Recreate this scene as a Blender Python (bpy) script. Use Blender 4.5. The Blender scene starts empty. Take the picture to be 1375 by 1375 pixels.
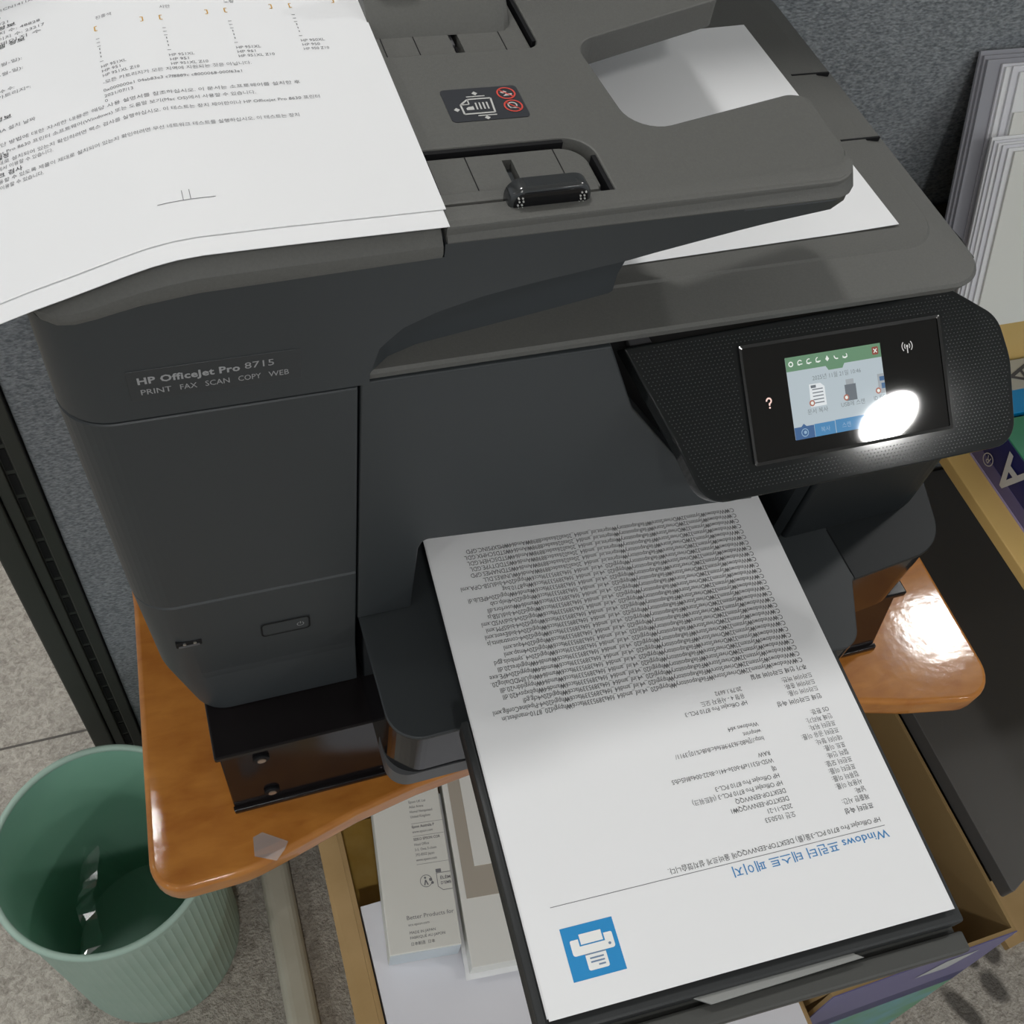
import bpy, bmesh, math, random
from mathutils import Matrix, Vector
random.seed(7)
scene = bpy.context.scene
COL = scene.collection
R = math.radians

# ------------------------------------------------------------------ camera
cam_d = bpy.data.cameras.new('camera'); cam = bpy.data.objects.new('camera', cam_d); COL.objects.link(cam)
cam_d.sensor_width = 36.0; cam_d.lens = 36.0 * 1403.15 / 1375.0; cam_d.clip_start = 0.01
RM = [[0.9441149923743123, 0.18271021917706154, -0.2743425905365812],
      [-0.3045465923347666, 0.8019144793305141, -0.5139888529310263],
      [0.12608827967473268, 0.5688146830456654, 0.8127432571730913]]
m4 = Matrix(RM).to_4x4(); m4.translation = Vector((-0.1011, -0.0510, 0.5008))
cam.matrix_world = m4
scene.camera = cam

# ------------------------------------------------------------------ world, exposure
W = bpy.data.worlds.new('office_ambient'); scene.world = W; W.use_nodes = True
W.node_tree.nodes['Background'].inputs[0].default_value = (0.86, 0.93, 1.0, 1)
W.node_tree.nodes['Background'].inputs[1].default_value = 0.42
scene.view_settings.view_transform = 'Standard'; scene.view_settings.look = 'None'
scene.view_settings.gamma = 1.0; scene.view_settings.use_curve_mapping = False
scene.view_settings.exposure = 0.0
LAMP_POWER = 142.0
ZF = -0.92      # floor
ZD = -0.20      # desk top
ZC = 1.70       # ceiling

# ------------------------------------------------------------------ materials
MATS = {}
def mat(name, col, rough=0.5, metal=0.0, spec=0.5, coat=0.0, bump=None, mottle=None, trans=0.0, alpha=1.0, emit=None, aniso=None):
    if name in MATS: return MATS[name]
    m = bpy.data.materials.new(name); m.use_nodes = True
    nt = m.node_tree; b = nt.nodes['Principled BSDF']
    b.inputs['Base Color'].default_value = (*col, 1); b.inputs['Roughness'].default_value = rough
    b.inputs['Metallic'].default_value = metal; b.inputs['Specular IOR Level'].default_value = spec
    b.inputs['Coat Weight'].default_value = coat; b.inputs['Coat Roughness'].default_value = 0.06
    b.inputs['Transmission Weight'].default_value = trans; b.inputs['Alpha'].default_value = alpha
    if emit:
        b.inputs['Emission Color'].default_value = (*emit[0], 1); b.inputs['Emission Strength'].default_value = emit[1]
    tc = nt.nodes.new('ShaderNodeTexCoord')
    if mottle:      # (scale, second colour, contrast)
        nz = nt.nodes.new('ShaderNodeTexNoise'); nz.inputs['Scale'].default_value = mottle[0]; nz.inputs['Detail'].default_value = 5
        nt.links.new(tc.outputs['Object'], nz.inputs['Vector'])
        rp = nt.nodes.new('ShaderNodeValToRGB')
        rp.color_ramp.elements[0].position = 0.5 - mottle[2]; rp.color_ramp.elements[1].position = 0.5 + mottle[2]
        rp.color_ramp.elements[0].color = (*col, 1); rp.color_ramp.elements[1].color = (*mottle[1], 1)
        nt.links.new(nz.outputs['Fac'], rp.inputs['Fac']); nt.links.new(rp.outputs['Color'], b.inputs['Base Color'])
    if bump:        # (scale, strength, distance)
        nz = nt.nodes.new('ShaderNodeTexNoise'); nz.inputs['Scale'].default_value = bump[0]; nz.inputs['Detail'].default_value = 3
        nt.links.new(tc.outputs['Object'], nz.inputs['Vector'])
        bp = nt.nodes.new('ShaderNodeBump'); bp.inputs['Strength'].default_value = bump[1]; bp.inputs['Distance'].default_value = bump[2]
        nt.links.new(nz.outputs['Fac'], bp.inputs['Height']); nt.links.new(bp.outputs['Normal'], b.inputs['Normal'])
    MATS[name] = m
    return m

charcoal = mat('charcoal_plastic', (0.034, 0.039, 0.042), 0.46, spec=0.45, bump=(2600, 0.12, 0.0004))
graphite = mat('graphite_plastic', (0.096, 0.096, 0.089), 0.55, spec=0.45, bump=(1900, 0.25, 0.0005), mottle=(900, (0.112, 0.112, 0.104), 0.25))
darkgrey = mat('dark_grey_plastic', (0.022, 0.024, 0.025), 0.5, spec=0.4)
black = mat('black_void_plastic', (0.006, 0.006, 0.007), 0.6, spec=0.25)
glossblack = mat('gloss_black_plastic', (0.007, 0.007, 0.008), 0.09, spec=0.32)
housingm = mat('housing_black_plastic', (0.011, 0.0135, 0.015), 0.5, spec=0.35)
riserblack = mat('lacquered_black_board', (0.009, 0.0075, 0.008), 0.16, spec=0.2, bump=(35, 0.05, 0.002))
guidegloss = mat('smoky_guide_plastic', (0.03, 0.032, 0.033), 0.14, spec=0.5, coat=0.4)
paper = mat('white_paper', (0.80, 0.805, 0.815), 0.75, spec=0.2, bump=(700, 0.05, 0.0003))
paper2 = mat('cream_white_paper', (0.74, 0.74, 0.70), 0.8, spec=0.2)
ink = mat('black_ink', (0.085, 0.085, 0.09), 0.8, spec=0.1)
greyink = mat('grey_ink', (0.20, 0.20, 0.21), 0.8, spec=0.1)
lightink = mat('faint_grey_ink', (0.42, 0.42, 0.42), 0.8, spec=0.1)
blueink = mat('blue_ink', (0.07, 0.24, 0.50), 0.8, spec=0.1)
iconblue = mat('icon_blue_ink', (0.035, 0.26, 0.56), 0.7, spec=0.1)
orangeink = mat('orange_ink', (0.62, 0.36, 0.08), 0.8, spec=0.1)
labelgrey = mat('printed_grey_lettering', (0.33, 0.335, 0.34), 0.5)
labeldim = mat('printed_dim_grey', (0.10, 0.10, 0.105), 0.5)
labelwhite = mat('print_and_glint_grey', (0.52, 0.52, 0.50), 0.5)
labelred = mat('printed_red', (0.62, 0.07, 0.05), 0.5)
stickerm = mat('label_dark_film', (0.034, 0.036, 0.042), 0.38, spec=0.5)
plate = mat('name_plate_film', (0.031, 0.035, 0.038), 0.40, spec=0.5)
stopgrey = mat('paper_stop_plastic', (0.27, 0.275, 0.265), 0.4, alpha=0.93)
bargrey = mat('tray_bar_plastic', (0.052, 0.053, 0.049), 0.5, bump=(1500, 0.15, 0.0004))
steel = mat('bright_steel', (0.55, 0.55, 0.53), 0.3, metal=1.0)
binm = mat('green_bin_plastic', (0.235, 0.455, 0.345), 0.42, spec=0.4, mottle=(9, (0.29, 0.52, 0.40), 0.25), bump=(40, 0.05, 0.002))
binrim = mat('green_bin_outer', (0.30, 0.43, 0.36), 0.5, spec=0.4, mottle=(14, (0.36, 0.48, 0.41), 0.25))
creamm = mat('cream_painted_steel', (0.56, 0.53, 0.44), 0.4, mottle=(12, (0.45, 0.42, 0.33), 0.2))
kraft = mat('kraft_cardboard', (0.36, 0.235, 0.10), 0.8, spec=0.2, mottle=(16, (0.46, 0.31, 0.15), 0.22), bump=(240, 0.15, 0.0008))
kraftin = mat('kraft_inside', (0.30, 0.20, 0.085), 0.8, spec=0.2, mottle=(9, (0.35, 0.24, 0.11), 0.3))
tapem = mat('yellow_parcel_tape', (0.46, 0.29, 0.06), 0.35, mottle=(60, (0.52, 0.35, 0.10), 0.2))
tanwood = mat('tan_laminate', (0.66, 0.44, 0.15), 0.45, mottle=(7, (0.72, 0.49, 0.18), 0.3))
blackboard = mat('black_sheet_steel', (0.085, 0.083, 0.080), 0.5, bump=(900, 0.2, 0.0005))
purple = mat('purple_print', (0.125, 0.115, 0.26), 0.35)
navy = mat('navy_print', (0.016, 0.02, 0.12), 0.35)
greenp = mat('green_print', (0.03, 0.17, 0.10), 0.35, mottle=(14, (0.04, 0.24, 0.11), 0.3))
tealp = mat('teal_print', (0.13, 0.33, 0.36), 0.4, mottle=(22, (0.12, 0.30, 0.16), 0.15))
cyanp = mat('cyan_print', (0.0, 0.22, 0.50), 0.35)
lavender = mat('lavender_edge', (0.42, 0.38, 0.62), 0.5)
whitecard = mat('white_carton', (0.70, 0.70, 0.65), 0.5, spec=0.3)
bluewhite = mat('cool_white_carton', (0.56, 0.62, 0.66), 0.45)
greige = mat('greige_paper', (0.40, 0.36, 0.30), 0.7)
greyfile = mat('grey_file_sleeve', (0.32, 0.32, 0.35), 0.25, spec=0.5)
clearm = mat('clear_film', (0.85, 0.85, 0.85), 0.12, spec=0.5, alpha=0.28)
lilacpaper = mat('cool_white_paper', (0.72, 0.72, 0.76), 0.7, spec=0.2)
ceilm = mat('ceiling_panel_white', (0.78, 0.78, 0.76), 0.8)
lampm = mat('downlight_diffuser', (0.9, 0.9, 0.9), 0.5, emit=((1.0, 0.99, 0.97), LAMP_POWER))
railm = mat('dark_aluminium_post', (0.042, 0.045, 0.040), 0.42, metal=0.3)
sackm = mat('cream_sack_paper', (0.62, 0.56, 0.42), 0.75)

def special_panel():
    m = bpy.data.materials.new('dotted_gloss_panel'); m.use_nodes = True; nt = m.node_tree; b = nt.nodes['Principled BSDF']
    b.inputs['Base Color'].default_value = (0.012, 0.0135, 0.0135, 1); b.inputs['Specular IOR Level'].default_value = 0.3; b.inputs['Roughness'].default_value = 0.085
    b.inputs['Coat Weight'].default_value = 0.0
    tc = nt.nodes.new('ShaderNodeTexCoord'); sp = nt.nodes.new('ShaderNodeSeparateXYZ')
    nt.links.new(tc.outputs['Object'], sp.inputs[0])
    def math_(op, a, bb=None):
        n = nt.nodes.new('ShaderNodeMath'); n.operation = op
        for i, v in enumerate((a, bb)):
            if v is None: continue
            if isinstance(v, (int, float)): n.inputs[i].default_value = v
            else: nt.links.new(v, n.inputs[i])
        return n.outputs[0]
    k = 2 * math.pi / 0.0022
    sx = math_('SINE', math_('MULTIPLY', sp.outputs[0], k)); sy = math_('SINE', math_('MULTIPLY', sp.outputs[1], k * 1.25))
    h = math_('POWER', math_('MAXIMUM', math_('MULTIPLY', sx, sy), 0.0), 0.6)
    bp = nt.nodes.new('ShaderNodeBump'); bp.inputs['Strength'].default_value = 0.7; bp.inputs['Distance'].default_value = 0.0007
    nt.links.new(h, bp.inputs['Height'])
    return m
panelm = special_panel()

def wood():
    m = bpy.data.materials.new('orange_varnished_wood'); m.use_nodes = True; nt = m.node_tree; b = nt.nodes['Principled BSDF']
    tc = nt.nodes.new('ShaderNodeTexCoord'); mp = nt.nodes.new('ShaderNodeMapping')
    mp.inputs['Scale'].default_value = (16, 46, 46); nt.links.new(tc.outputs['Object'], mp.inputs[0])
    n1 = nt.nodes.new('ShaderNodeTexNoise'); n1.inputs['Scale'].default_value = 2.2; n1.inputs['Detail'].default_value = 8; n1.inputs['Distortion'].default_value = 0.5
    nt.links.new(mp.outputs[0], n1.inputs['Vector'])
    n2 = nt.nodes.new('ShaderNodeTexNoise'); n2.inputs['Scale'].default_value = 26; n2.inputs['Detail'].default_value = 4
    nt.links.new(tc.outputs['Object'], n2.inputs['Vector'])
    mx = nt.nodes.new('ShaderNodeMath'); mx.operation = 'ADD'; nt.links.new(n1.outputs['Fac'], mx.inputs[0]); nt.links.new(n2.outputs['Fac'], mx.inputs[1])
    ml = nt.nodes.new('ShaderNodeMath'); ml.operation = 'MULTIPLY'; ml.inputs[1].default_value = 0.5; nt.links.new(mx.outputs[0], ml.inputs[0])
    rp = nt.nodes.new('ShaderNodeValToRGB'); e = rp.color_ramp.elements
    e[0].position = 0.34; e[0].color = (0.37, 0.122, 0.016, 1); e[1].position = 0.66; e[1].color = (0.56, 0.225, 0.040, 1)
    nt.links.new(ml.outputs[0], rp.inputs[0]); nt.links.new(rp.outputs[0], b.inputs['Base Color'])
    b.inputs['Roughness'].default_value = 0.45; b.inputs['Specular IOR Level'].default_value = 0.25; b.inputs['Coat Weight'].default_value = 0.55; b.inputs['Coat Roughness'].default_value = 0.085
    n3 = nt.nodes.new('ShaderNodeTexNoise'); n3.inputs['Scale'].default_value = 95; n3.inputs['Detail'].default_value = 4
    nt.links.new(tc.outputs['Object'], n3.inputs['Vector'])
    bp = nt.nodes.new('ShaderNodeBump'); bp.inputs['Strength'].default_value = 0.09; bp.inputs['Distance'].default_value = 0.001
    nt.links.new(n3.outputs['Fac'], bp.inputs['Height']); nt.links.new(bp.outputs['Normal'], b.inputs['Normal']); nt.links.new(bp.outputs['Normal'], b.inputs['Coat Normal'])
    return m
woodm = wood()

def fabric():
    m = bpy.data.materials.new('grey_blue_weave'); m.use_nodes = True; nt = m.node_tree; b = nt.nodes['Principled BSDF']
    tc = nt.nodes.new('ShaderNodeTexCoord'); mp = nt.nodes.new('ShaderNodeMapping'); mp.inputs['Rotation'].default_value = (0, R(28), 0)
    mp.inputs['Scale'].default_value = (1.0, 1.0, 2.1); nt.links.new(tc.outputs['Object'], mp.inputs[0])
    n1 = nt.nodes.new('ShaderNodeTexNoise'); n1.inputs['Scale'].default_value = 260; n1.inputs['Detail'].default_value = 3
    nt.links.new(mp.outputs[0], n1.inputs['Vector'])
    vo = nt.nodes.new('ShaderNodeTexVoronoi'); vo.inputs['Scale'].default_value = 330; nt.links.new(mp.outputs[0], vo.inputs['Vector'])
    rp = nt.nodes.new('ShaderNodeValToRGB'); e = rp.color_ramp.elements
    e[0].position = 0.33; e[0].color = (0.150, 0.164, 0.178, 1); e[1].position = 0.68; e[1].color = (0.325, 0.348, 0.366, 1)
    nt.links.new(n1.outputs['Fac'], rp.inputs[0]); nt.links.new(rp.outputs[0], b.inputs['Base Color'])
    b.inputs['Roughness'].default_value = 0.95; b.inputs['Specular IOR Level'].default_value = 0.1
    bp = nt.nodes.new('ShaderNodeBump'); bp.inputs['Strength'].default_value = 0.55; bp.inputs['Distance'].default_value = 0.0012
    nt.links.new(vo.outputs['Distance'], bp.inputs['Height']); nt.links.new(bp.outputs['Normal'], b.inputs['Normal'])
    return m
fabricm = fabric()

def carpet():
    m = bpy.data.materials.new('speckled_beige_carpet'); m.use_nodes = True; nt = m.node_tree; b = nt.nodes['Principled BSDF']
    tc = nt.nodes.new('ShaderNodeTexCoord')
    n1 = nt.nodes.new('ShaderNodeTexNoise'); n1.inputs['Scale'].default_value = 130; n1.inputs['Detail'].default_value = 6; n1.inputs['Roughness'].default_value = 0.7; n1.inputs['Distortion'].default_value = 0.8
    nt.links.new(tc.outputs['Object'], n1.inputs['Vector'])
    rp = nt.nodes.new('ShaderNodeValToRGB'); e = rp.color_ramp.elements
    e[0].position = 0.30; e[0].color = (0.235, 0.21, 0.18, 1); e[1].position = 0.62; e[1].color = (0.50, 0.465, 0.41, 1)
    nt.links.new(n1.outputs['Fac'], rp.inputs[0])
    # dark worn stains with a ragged outline near the carton
    last = rp.outputs[0]
    nd = nt.nodes.new('ShaderNodeTexNoise'); nd.inputs['Scale'].default_value = 22; nd.inputs['Detail'].default_value = 3
    nt.links.new(tc.outputs['Object'], nd.inputs['Vector'])
    for (x, y, sx, sy, rot) in ((0.722, -0.052, 0.014, 0.040, 0.45), (0.778, -0.040, 0.016, 0.026, 0.3), (0.800, 0.000, 0.014, 0.018, 0.3), (0.765, 0.002, 0.009, 0.016, 0.2)):
        mp = nt.nodes.new('ShaderNodeMapping'); mp.vector_type = 'TEXTURE'
        mp.inputs['Location'].default_value = (x, y, ZF); mp.inputs['Rotation'].default_value = (0, 0, rot); mp.inputs['Scale'].default_value = (sx, sy, 1)
        nt.links.new(tc.outputs['Object'], mp.inputs[0])
        ln = nt.nodes.new('ShaderNodeVectorMath'); ln.operation = 'LENGTH'; nt.links.new(mp.outputs[0], ln.inputs[0])
        ad = nt.nodes.new('ShaderNodeMath'); ad.operation = 'ADD'; nt.links.new(ln.outputs['Value'], ad.inputs[0]); nt.links.new(nd.outputs['Fac'], ad.inputs[1])
        mr = nt.nodes.new('ShaderNodeMapRange'); mr.inputs[1].default_value = 1.15; mr.inputs[2].default_value = 1.6; mr.inputs[3].default_value = 0.8; mr.inputs[4].default_value = 0.0
        nt.links.new(ad.outputs[0], mr.inputs[0])
        mx = nt.nodes.new('ShaderNodeMix'); mx.data_type = 'RGBA'; nt.links.new(mr.outputs[0], mx.inputs[0]); nt.links.new(last, mx.inputs[6]); mx.inputs[7].default_value = (0.06, 0.055, 0.05, 1)
        last = mx.outputs[2]
    nt.links.new(last, b.inputs['Base Color'])
    b.inputs['Roughness'].default_value = 1.0; b.inputs['Specular IOR Level'].default_value = 0.05
    n2 = nt.nodes.new('ShaderNodeTexNoise'); n2.inputs['Scale'].default_value = 320; n2.inputs['Detail'].default_value = 3
    nt.links.new(tc.outputs['Object'], n2.inputs['Vector'])
    bp = nt.nodes.new('ShaderNodeBump'); bp.inputs['Strength'].default_value = 0.9; bp.inputs['Distance'].default_value = 0.004
    nt.links.new(n2.outputs['Fac'], bp.inputs['Height']); nt.links.new(bp.outputs['Normal'], b.inputs['Normal'])
    return m
carpetm = carpet()
def lcd(name, col, s=1.0): return mat(name, tuple(v * 0.2 for v in col), 0.03, emit=(col, s))

# ------------------------------------------------------------------ mesh helpers
def smooth_mesh(me, ang):
    ar = sorted(p.area for p in me.polygons); med = ar[len(ar) // 2] if ar else 0
    for p in me.polygons: p.use_smooth = True
    me.set_sharp_from_angle(angle=R(ang))
    for p in me.polygons: p.use_smooth = not (len(p.vertices) > 4 or p.area > 40 * med)
def finish(name, me, material, parent=None, smooth=35, label=None, cat=None, group=None, kind=None):
    me.materials.append(material)
    if smooth:
        smooth_mesh(me, smooth)
    o = bpy.data.objects.new(name, me); COL.objects.link(o)
    if parent is not None:
        o.parent = parent; o.matrix_parent_inverse = parent.matrix_basis.inverted()
    elif kind is None and len(me.vertices):
        xs = [v.co for v in me.vertices]
        c = Vector(((min(v.x for v in xs) + max(v.x for v in xs)) / 2, (min(v.y for v in xs) + max(v.y for v in xs)) / 2, min(v.z for v in xs)))
        me.transform(Matrix.Translation(-c)); o.location = c
    if label: o['label'] = label
    if cat: o['category'] = cat
    if group: o['group'] = group
    if kind: o['kind'] = kind
    return o
def thing(name, loc, label, cat, group=None):
    e = bpy.data.objects.new(name, None); COL.objects.link(e); e.location = loc; e.empty_display_size = 0.05
    e['label'] = label; e['category'] = cat
    if group: e['group'] = group
    return e
def new_mesh(bm, name='mesh'):
    bmesh.ops.recalc_face_normals(bm, faces=bm.faces)
    me = bpy.data.meshes.new(name); bm.to_mesh(me); bm.free(); return me
def rpoly(pts, n=6):
    """polygon with rounded corners: pts = (x, y, radius)"""
    out = []; N = len(pts)
    for i in range(N):
        p = Vector(pts[i][:2]); r = pts[i][2] if len(pts[i]) > 2 else 0
        if r <= 0: out.append(p); continue
        a = (Vector(pts[i - 1][:2]) - p); b = (Vector(pts[(i + 1) % N][:2]) - p)
        la, lb = a.length, b.length; a.normalize(); b.normalize()
        ang = math.acos(max(-1, min(1, a.dot(b)))); d = min(r / math.tan(ang / 2), la * 0.49, lb * 0.49); rr = d * math.tan(ang / 2)
        c = p + (a + b).normalized() * (rr / math.sin(ang / 2)); s = p + a * d; e = p + b * d
        a0 = math.atan2(s.y - c.y, s.x - c.x); a1 = math.atan2(e.y - c.y, e.x - c.x); da = (a1 - a0 + math.pi) % (2 * math.pi) - math.pi
        for k in range(n + 1):
            t = a0 + da * k / n; out.append(c + Vector((math.cos(t), math.sin(t))) * rr)
    return out
def prism_bm(poly, z0, z1, bev=0.0, bev2=0.0, seg=3, bm=None):
    own = bm is None
    b = bmesh.new()
    vs = [b.verts.new((p[0], p[1], z1)) for p in poly]; f = b.faces.new(vs)
    ext = bmesh.ops.extrude_face_region(b, geom=[f]); vv = [g for g in ext['geom'] if isinstance(g, bmesh.types.BMVert)]
    for v in vv: v.co.z = z0
    bmesh.ops.recalc_face_normals(b, faces=b.faces)
    def rim(z): return [e for e in b.edges if all(abs(v.co.z - z) < 1e-7 for v in e.verts)]
    if bev > 0: bmesh.ops.bevel(b, geom=rim(z1), offset=bev, segments=seg, profile=0.5, affect='EDGES', clamp_overlap=True)
    if bev2 > 0: bmesh.ops.bevel(b, geom=rim(z0), offset=bev2, segments=seg, profile=0.5, affect='EDGES', clamp_overlap=True)
    return b
def xform(bm, M): bmesh.ops.transform(bm, matrix=M, verts=bm.verts); return bm
# (u, v, depth) prisms to world: FRONT plane (x, z) extruded along -y ;
FRONT = Matrix(((1, 0, 0, 0), (0, 0, -1, 0), (0, 1, 0, 0), (0, 0, 0, 1)))      # local (x,y,z) -> (x,-z,y)
def front_prism(poly, y_front, y_back, bev=0.0, seg=3):
    """polygon in (x, z); faces the viewer at y_front"""
    return xform(prism_bm(poly, -y_back, -y_front, bev, 0, seg), FRONT)
def rect(x0, y0, x1, y1, r=0): return rpoly([(x0, y0, r), (x1, y0, r), (x1, y1, r), (x0, y1, r)], 5)
def box_bm(x0, y0, z0, x1, y1, z1, bev=0.0, seg=2):
    b = bmesh.new(); bmesh.ops.create_cube(b, size=1)
    xform(b, Matrix.Translation(((x0 + x1) / 2, (y0 + y1) / 2, (z0 + z1) / 2)) @ Matrix.Diagonal((x1 - x0, y1 - y0, z1 - z0, 1)))
    if bev: bmesh.ops.bevel(b, geom=b.edges[:], offset=bev, segments=seg, profile=0.5, affect='EDGES', clamp_overlap=True)
    return b
def join(*bms):
    out = bms[0]
    for b in bms[1:]:
        me = bpy.data.meshes.new('tmp'); b.to_mesh(me); b.free(); out.from_mesh(me); bpy.data.meshes.remove(me)
    return out
def cyl_bm(c, r, h, seg=24, axis='z', r2=None, bev=0):
    b = bmesh.new(); bmesh.ops.create_cone(b, cap_ends=True, segments=seg, radius1=r, radius2=r if r2 is None else r2, depth=h)
    if bev: bmesh.ops.bevel(b, geom=[e for e in b.edges if abs(e.verts[0].co.z - e.verts[1].co.z) < 1e-6], offset=bev, segments=2, profile=0.5, affect='EDGES')
    M = Matrix.Translation(c)
    if axis == 'y': M = M @ Matrix.Rotation(R(90), 4, 'X')
    if axis == 'x': M = M @ Matrix.Rotation(R(90), 4, 'Y')
    return xform(b, M)
def loft_bm(rings, closed=True, cap=True):
    b = bmesh.new(); V = [[b.verts.new(p) for p in r] for r in rings]; n = len(rings[0])
    for i in range(len(V) - 1):
        for j in range(n if closed else n - 1):
            k = (j + 1) % n
            b.faces.new((V[i][j], V[i][k], V[i + 1][k], V[i + 1][j]))
    if cap and closed: b.faces.new(V[0][::-1]); b.faces.new(V[-1])
    bmesh.ops.remove_doubles(b, verts=b.verts, dist=1e-6)
    return b
def boolean(me, cutters):
    o = bpy.data.objects.new('tmp', me); COL.objects.link(o); cs = []
    for cb in cutters:
        cm = new_mesh(cb); co = bpy.data.objects.new('tmpc', cm); COL.objects.link(co); cs.append(co)
        md = o.modifiers.new('b', 'BOOLEAN'); md.object = co; md.operation = 'DIFFERENCE'; md.solver = 'EXACT'
    dg = bpy.context.evaluated_depsgraph_get(); r = bpy.data.meshes.new_from_object(o.evaluated_get(dg))
    for q in [o] + cs:
        d = q.data; bpy.data.objects.remove(q); bpy.data.meshes.remove(d)
    r.materials.clear()
    return r
def interp(x, T):
    if x <= T[0][0]: return T[0][1]
    for (a, b), (c, d) in zip(T, T[1:]):
        if x <= c: return b + (d - b) * (x - a) / (c - a)
    return T[-1][1]

# text -> flat mesh data, placed by a mapping function (tx, ty) -> world
_tc = bpy.data.curves.new('text_source', 'FONT'); _to = bpy.data.objects.new('text_source', _tc)
_tc.resolution_u = 2; _tc.fill_mode = 'FRONT'
_tcache = {}
def _raw(s, bold):
    _tc.body = s; _tc.size = 1.0; _tc.offset = bold
    me = _to.to_mesh(); r = ([v.co[:2] for v in me.vertices], [tuple(p.vertices) for p in me.polygons]); _to.to_mesh_clear(); return r
_adv = {}
def glyph(ch, bold):
    key = (ch, bold)
    if key not in _tcache: _tcache[key] = _raw(ch, bold) if ch != ' ' else ([], [])
    if '가' <= ch <= '힣' and '가' in _adv: return _tcache[key], _adv['가']
    if ch not in _adv:
        bar = max(p[0] for p in _raw('|', 0.0)[0]); _adv[ch] = max(p[0] for p in _raw(ch + '|', 0.0)[0]) - bar
    return _tcache[key], _adv[ch]
def text_geo(s, bold=0.0):
    V = []; F = []; x = 0.0
    for ch in s:
        (v, f), ad = glyph(ch, bold); n = len(V)
        V += [(a + x, b) for a, b in v]; F += [tuple(n + i for i in t) for t in f]; x += ad + bold
    return V, F
def text_width(s, bold=0.0):
    v = text_geo(s, bold)[0]; return max((p[0] for p in v), default=1.0)
glyph('가', 0.0)
class Print:
    """collects flat lettering and marks that share one ink"""
    def __init__(self): self.v = []; self.f = []
    def add(self, verts, faces, fn):
        n = len(self.v); self.v += [fn(x, y) for x, y in verts]; self.f += [tuple(n + i for i in t) for t in faces]
    def text(self, s, x, y, size, fn, width=None, bold=0.0, right=False, xs=None):
        v, f = text_geo(s, bold); w = text_width(s, bold); sx = size if xs is None else xs
        if width: sx = width / w
        off = -w * sx if right else 0
        self.add([(x + off + a * sx, y + b * size) for a, b in v], f, fn); return w * sx
    def poly(self, pts, fn): self.add(list(pts), [tuple(range(len(pts)))], fn)
    def line(self, a, b, w, fn):
        a = Vector(a); b = Vector(b); d = (b - a).normalized() * (w / 2); n = Vector((-d.y, d.x)); m = max(1, int((b - a).length / 0.004)) if (b - a).length < 0.1 else 1
        for k in range(m):
            p0 = a.lerp(b, k / m); p1 = a.lerp(b, (k + 1) / m)
            self.poly([tuple(p0 - n), tuple(p1 - n), tuple(p1 + n), tuple(p0 + n)], fn)
    def ring(self, c, r, w, fn, n=24, a0=0, a1=360, sy=1.0):
        pts = [(c[0] + (r + s * w / 2) * math.cos(R(a0 + (a1 - a0) * k / n)), c[1] + sy * (r + s * w / 2) * math.sin(R(a0 + (a1 - a0) * k / n))) for s in (-1, 1) for k in range(n + 1)]
        m = n + 1
        self.add(pts, [(k, k + 1, m + k + 1, m + k) for k in range(n)], fn)
    def disc(self, c, r, fn, n=20, sy=1.0): self.poly([(c[0] + r * math.cos(2 * math.pi * k / n), c[1] + sy * r * math.sin(2 * math.pi * k / n)) for k in range(n)], fn)
    def build(self, name, material, parent, label=None):
        me = bpy.data.meshes.new(name); me.from_pydata(self.v, [], self.f); me.update()
        return finish(name, me, material, parent, smooth=0, label=label)
def flat(z): return lambda x, y: (x, y, z)
def frontp(y): return lambda x, z: (x, y, z)

# ================================================================== SETTING
def struct(name, bm, m, parent=None, smooth=0): return finish(name, new_mesh(bm), m, parent, smooth, kind='structure' if parent is None else None)
struct('floor', box_bm(-3.2, -4.2, ZF - 0.05, 3.6, 4.2, ZF), carpetm)
struct('ceiling', box_bm(-3.2, -4.2, ZC, 3.6, 4.2, ZC + 0.05), ceilm)
# cubicle partition behind the printer
wb = struct('wall_back', box_bm(-0.232, 0.545, ZF + 0.03, 2.2, 0.585, 0.60, 0.004), fabricm)
# slotted end post of the partition
post = [box_bm(-0.2445, 0.541, ZF, -0.233, 0.59, 0.61, 0.001), box_bm(-0.2545, 0.546, ZF, -0.2445, 0.588, 0.61), box_bm(-0.264, 0.541, ZF, -0.2535, 0.59, 0.61, 0.001), box_bm(-0.287, 0.538, ZF, -0.265, 0.59, 0.61, 0.002)]
tp = struct('trim_1', join(*post), railm, smooth=30)
slot = new_mesh(box_bm(-0.2525, 0.5452, -0.014, -0.2465, 0.5465, 0.014))
slot0 = finish('post_slot', slot, black, tp, smooth=0)
slot0.location = (0, 0, -0.15)
for k in range(1, 22):
    s = slot0.copy(); COL.objects.link(s); s.location = (0, 0, -0.15 - 0.034 * k); s.parent = tp; s.matrix_parent_inverse = slot0.matrix_parent_inverse.copy()
# carpet tile joints
for k, (x0, y0, x1, y1) in enumerate(((-3.2, 0.628, -0.30, 0.631), (-0.262, 0.60, -0.2600, 4.2))):
    struct('trim_%d' % (k + 2), box_bm(x0, y0, ZF, x1, y1, ZF + 0.0006), mat('carpet_joint', (0.10, 0.09, 0.08), 0.9))

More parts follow.
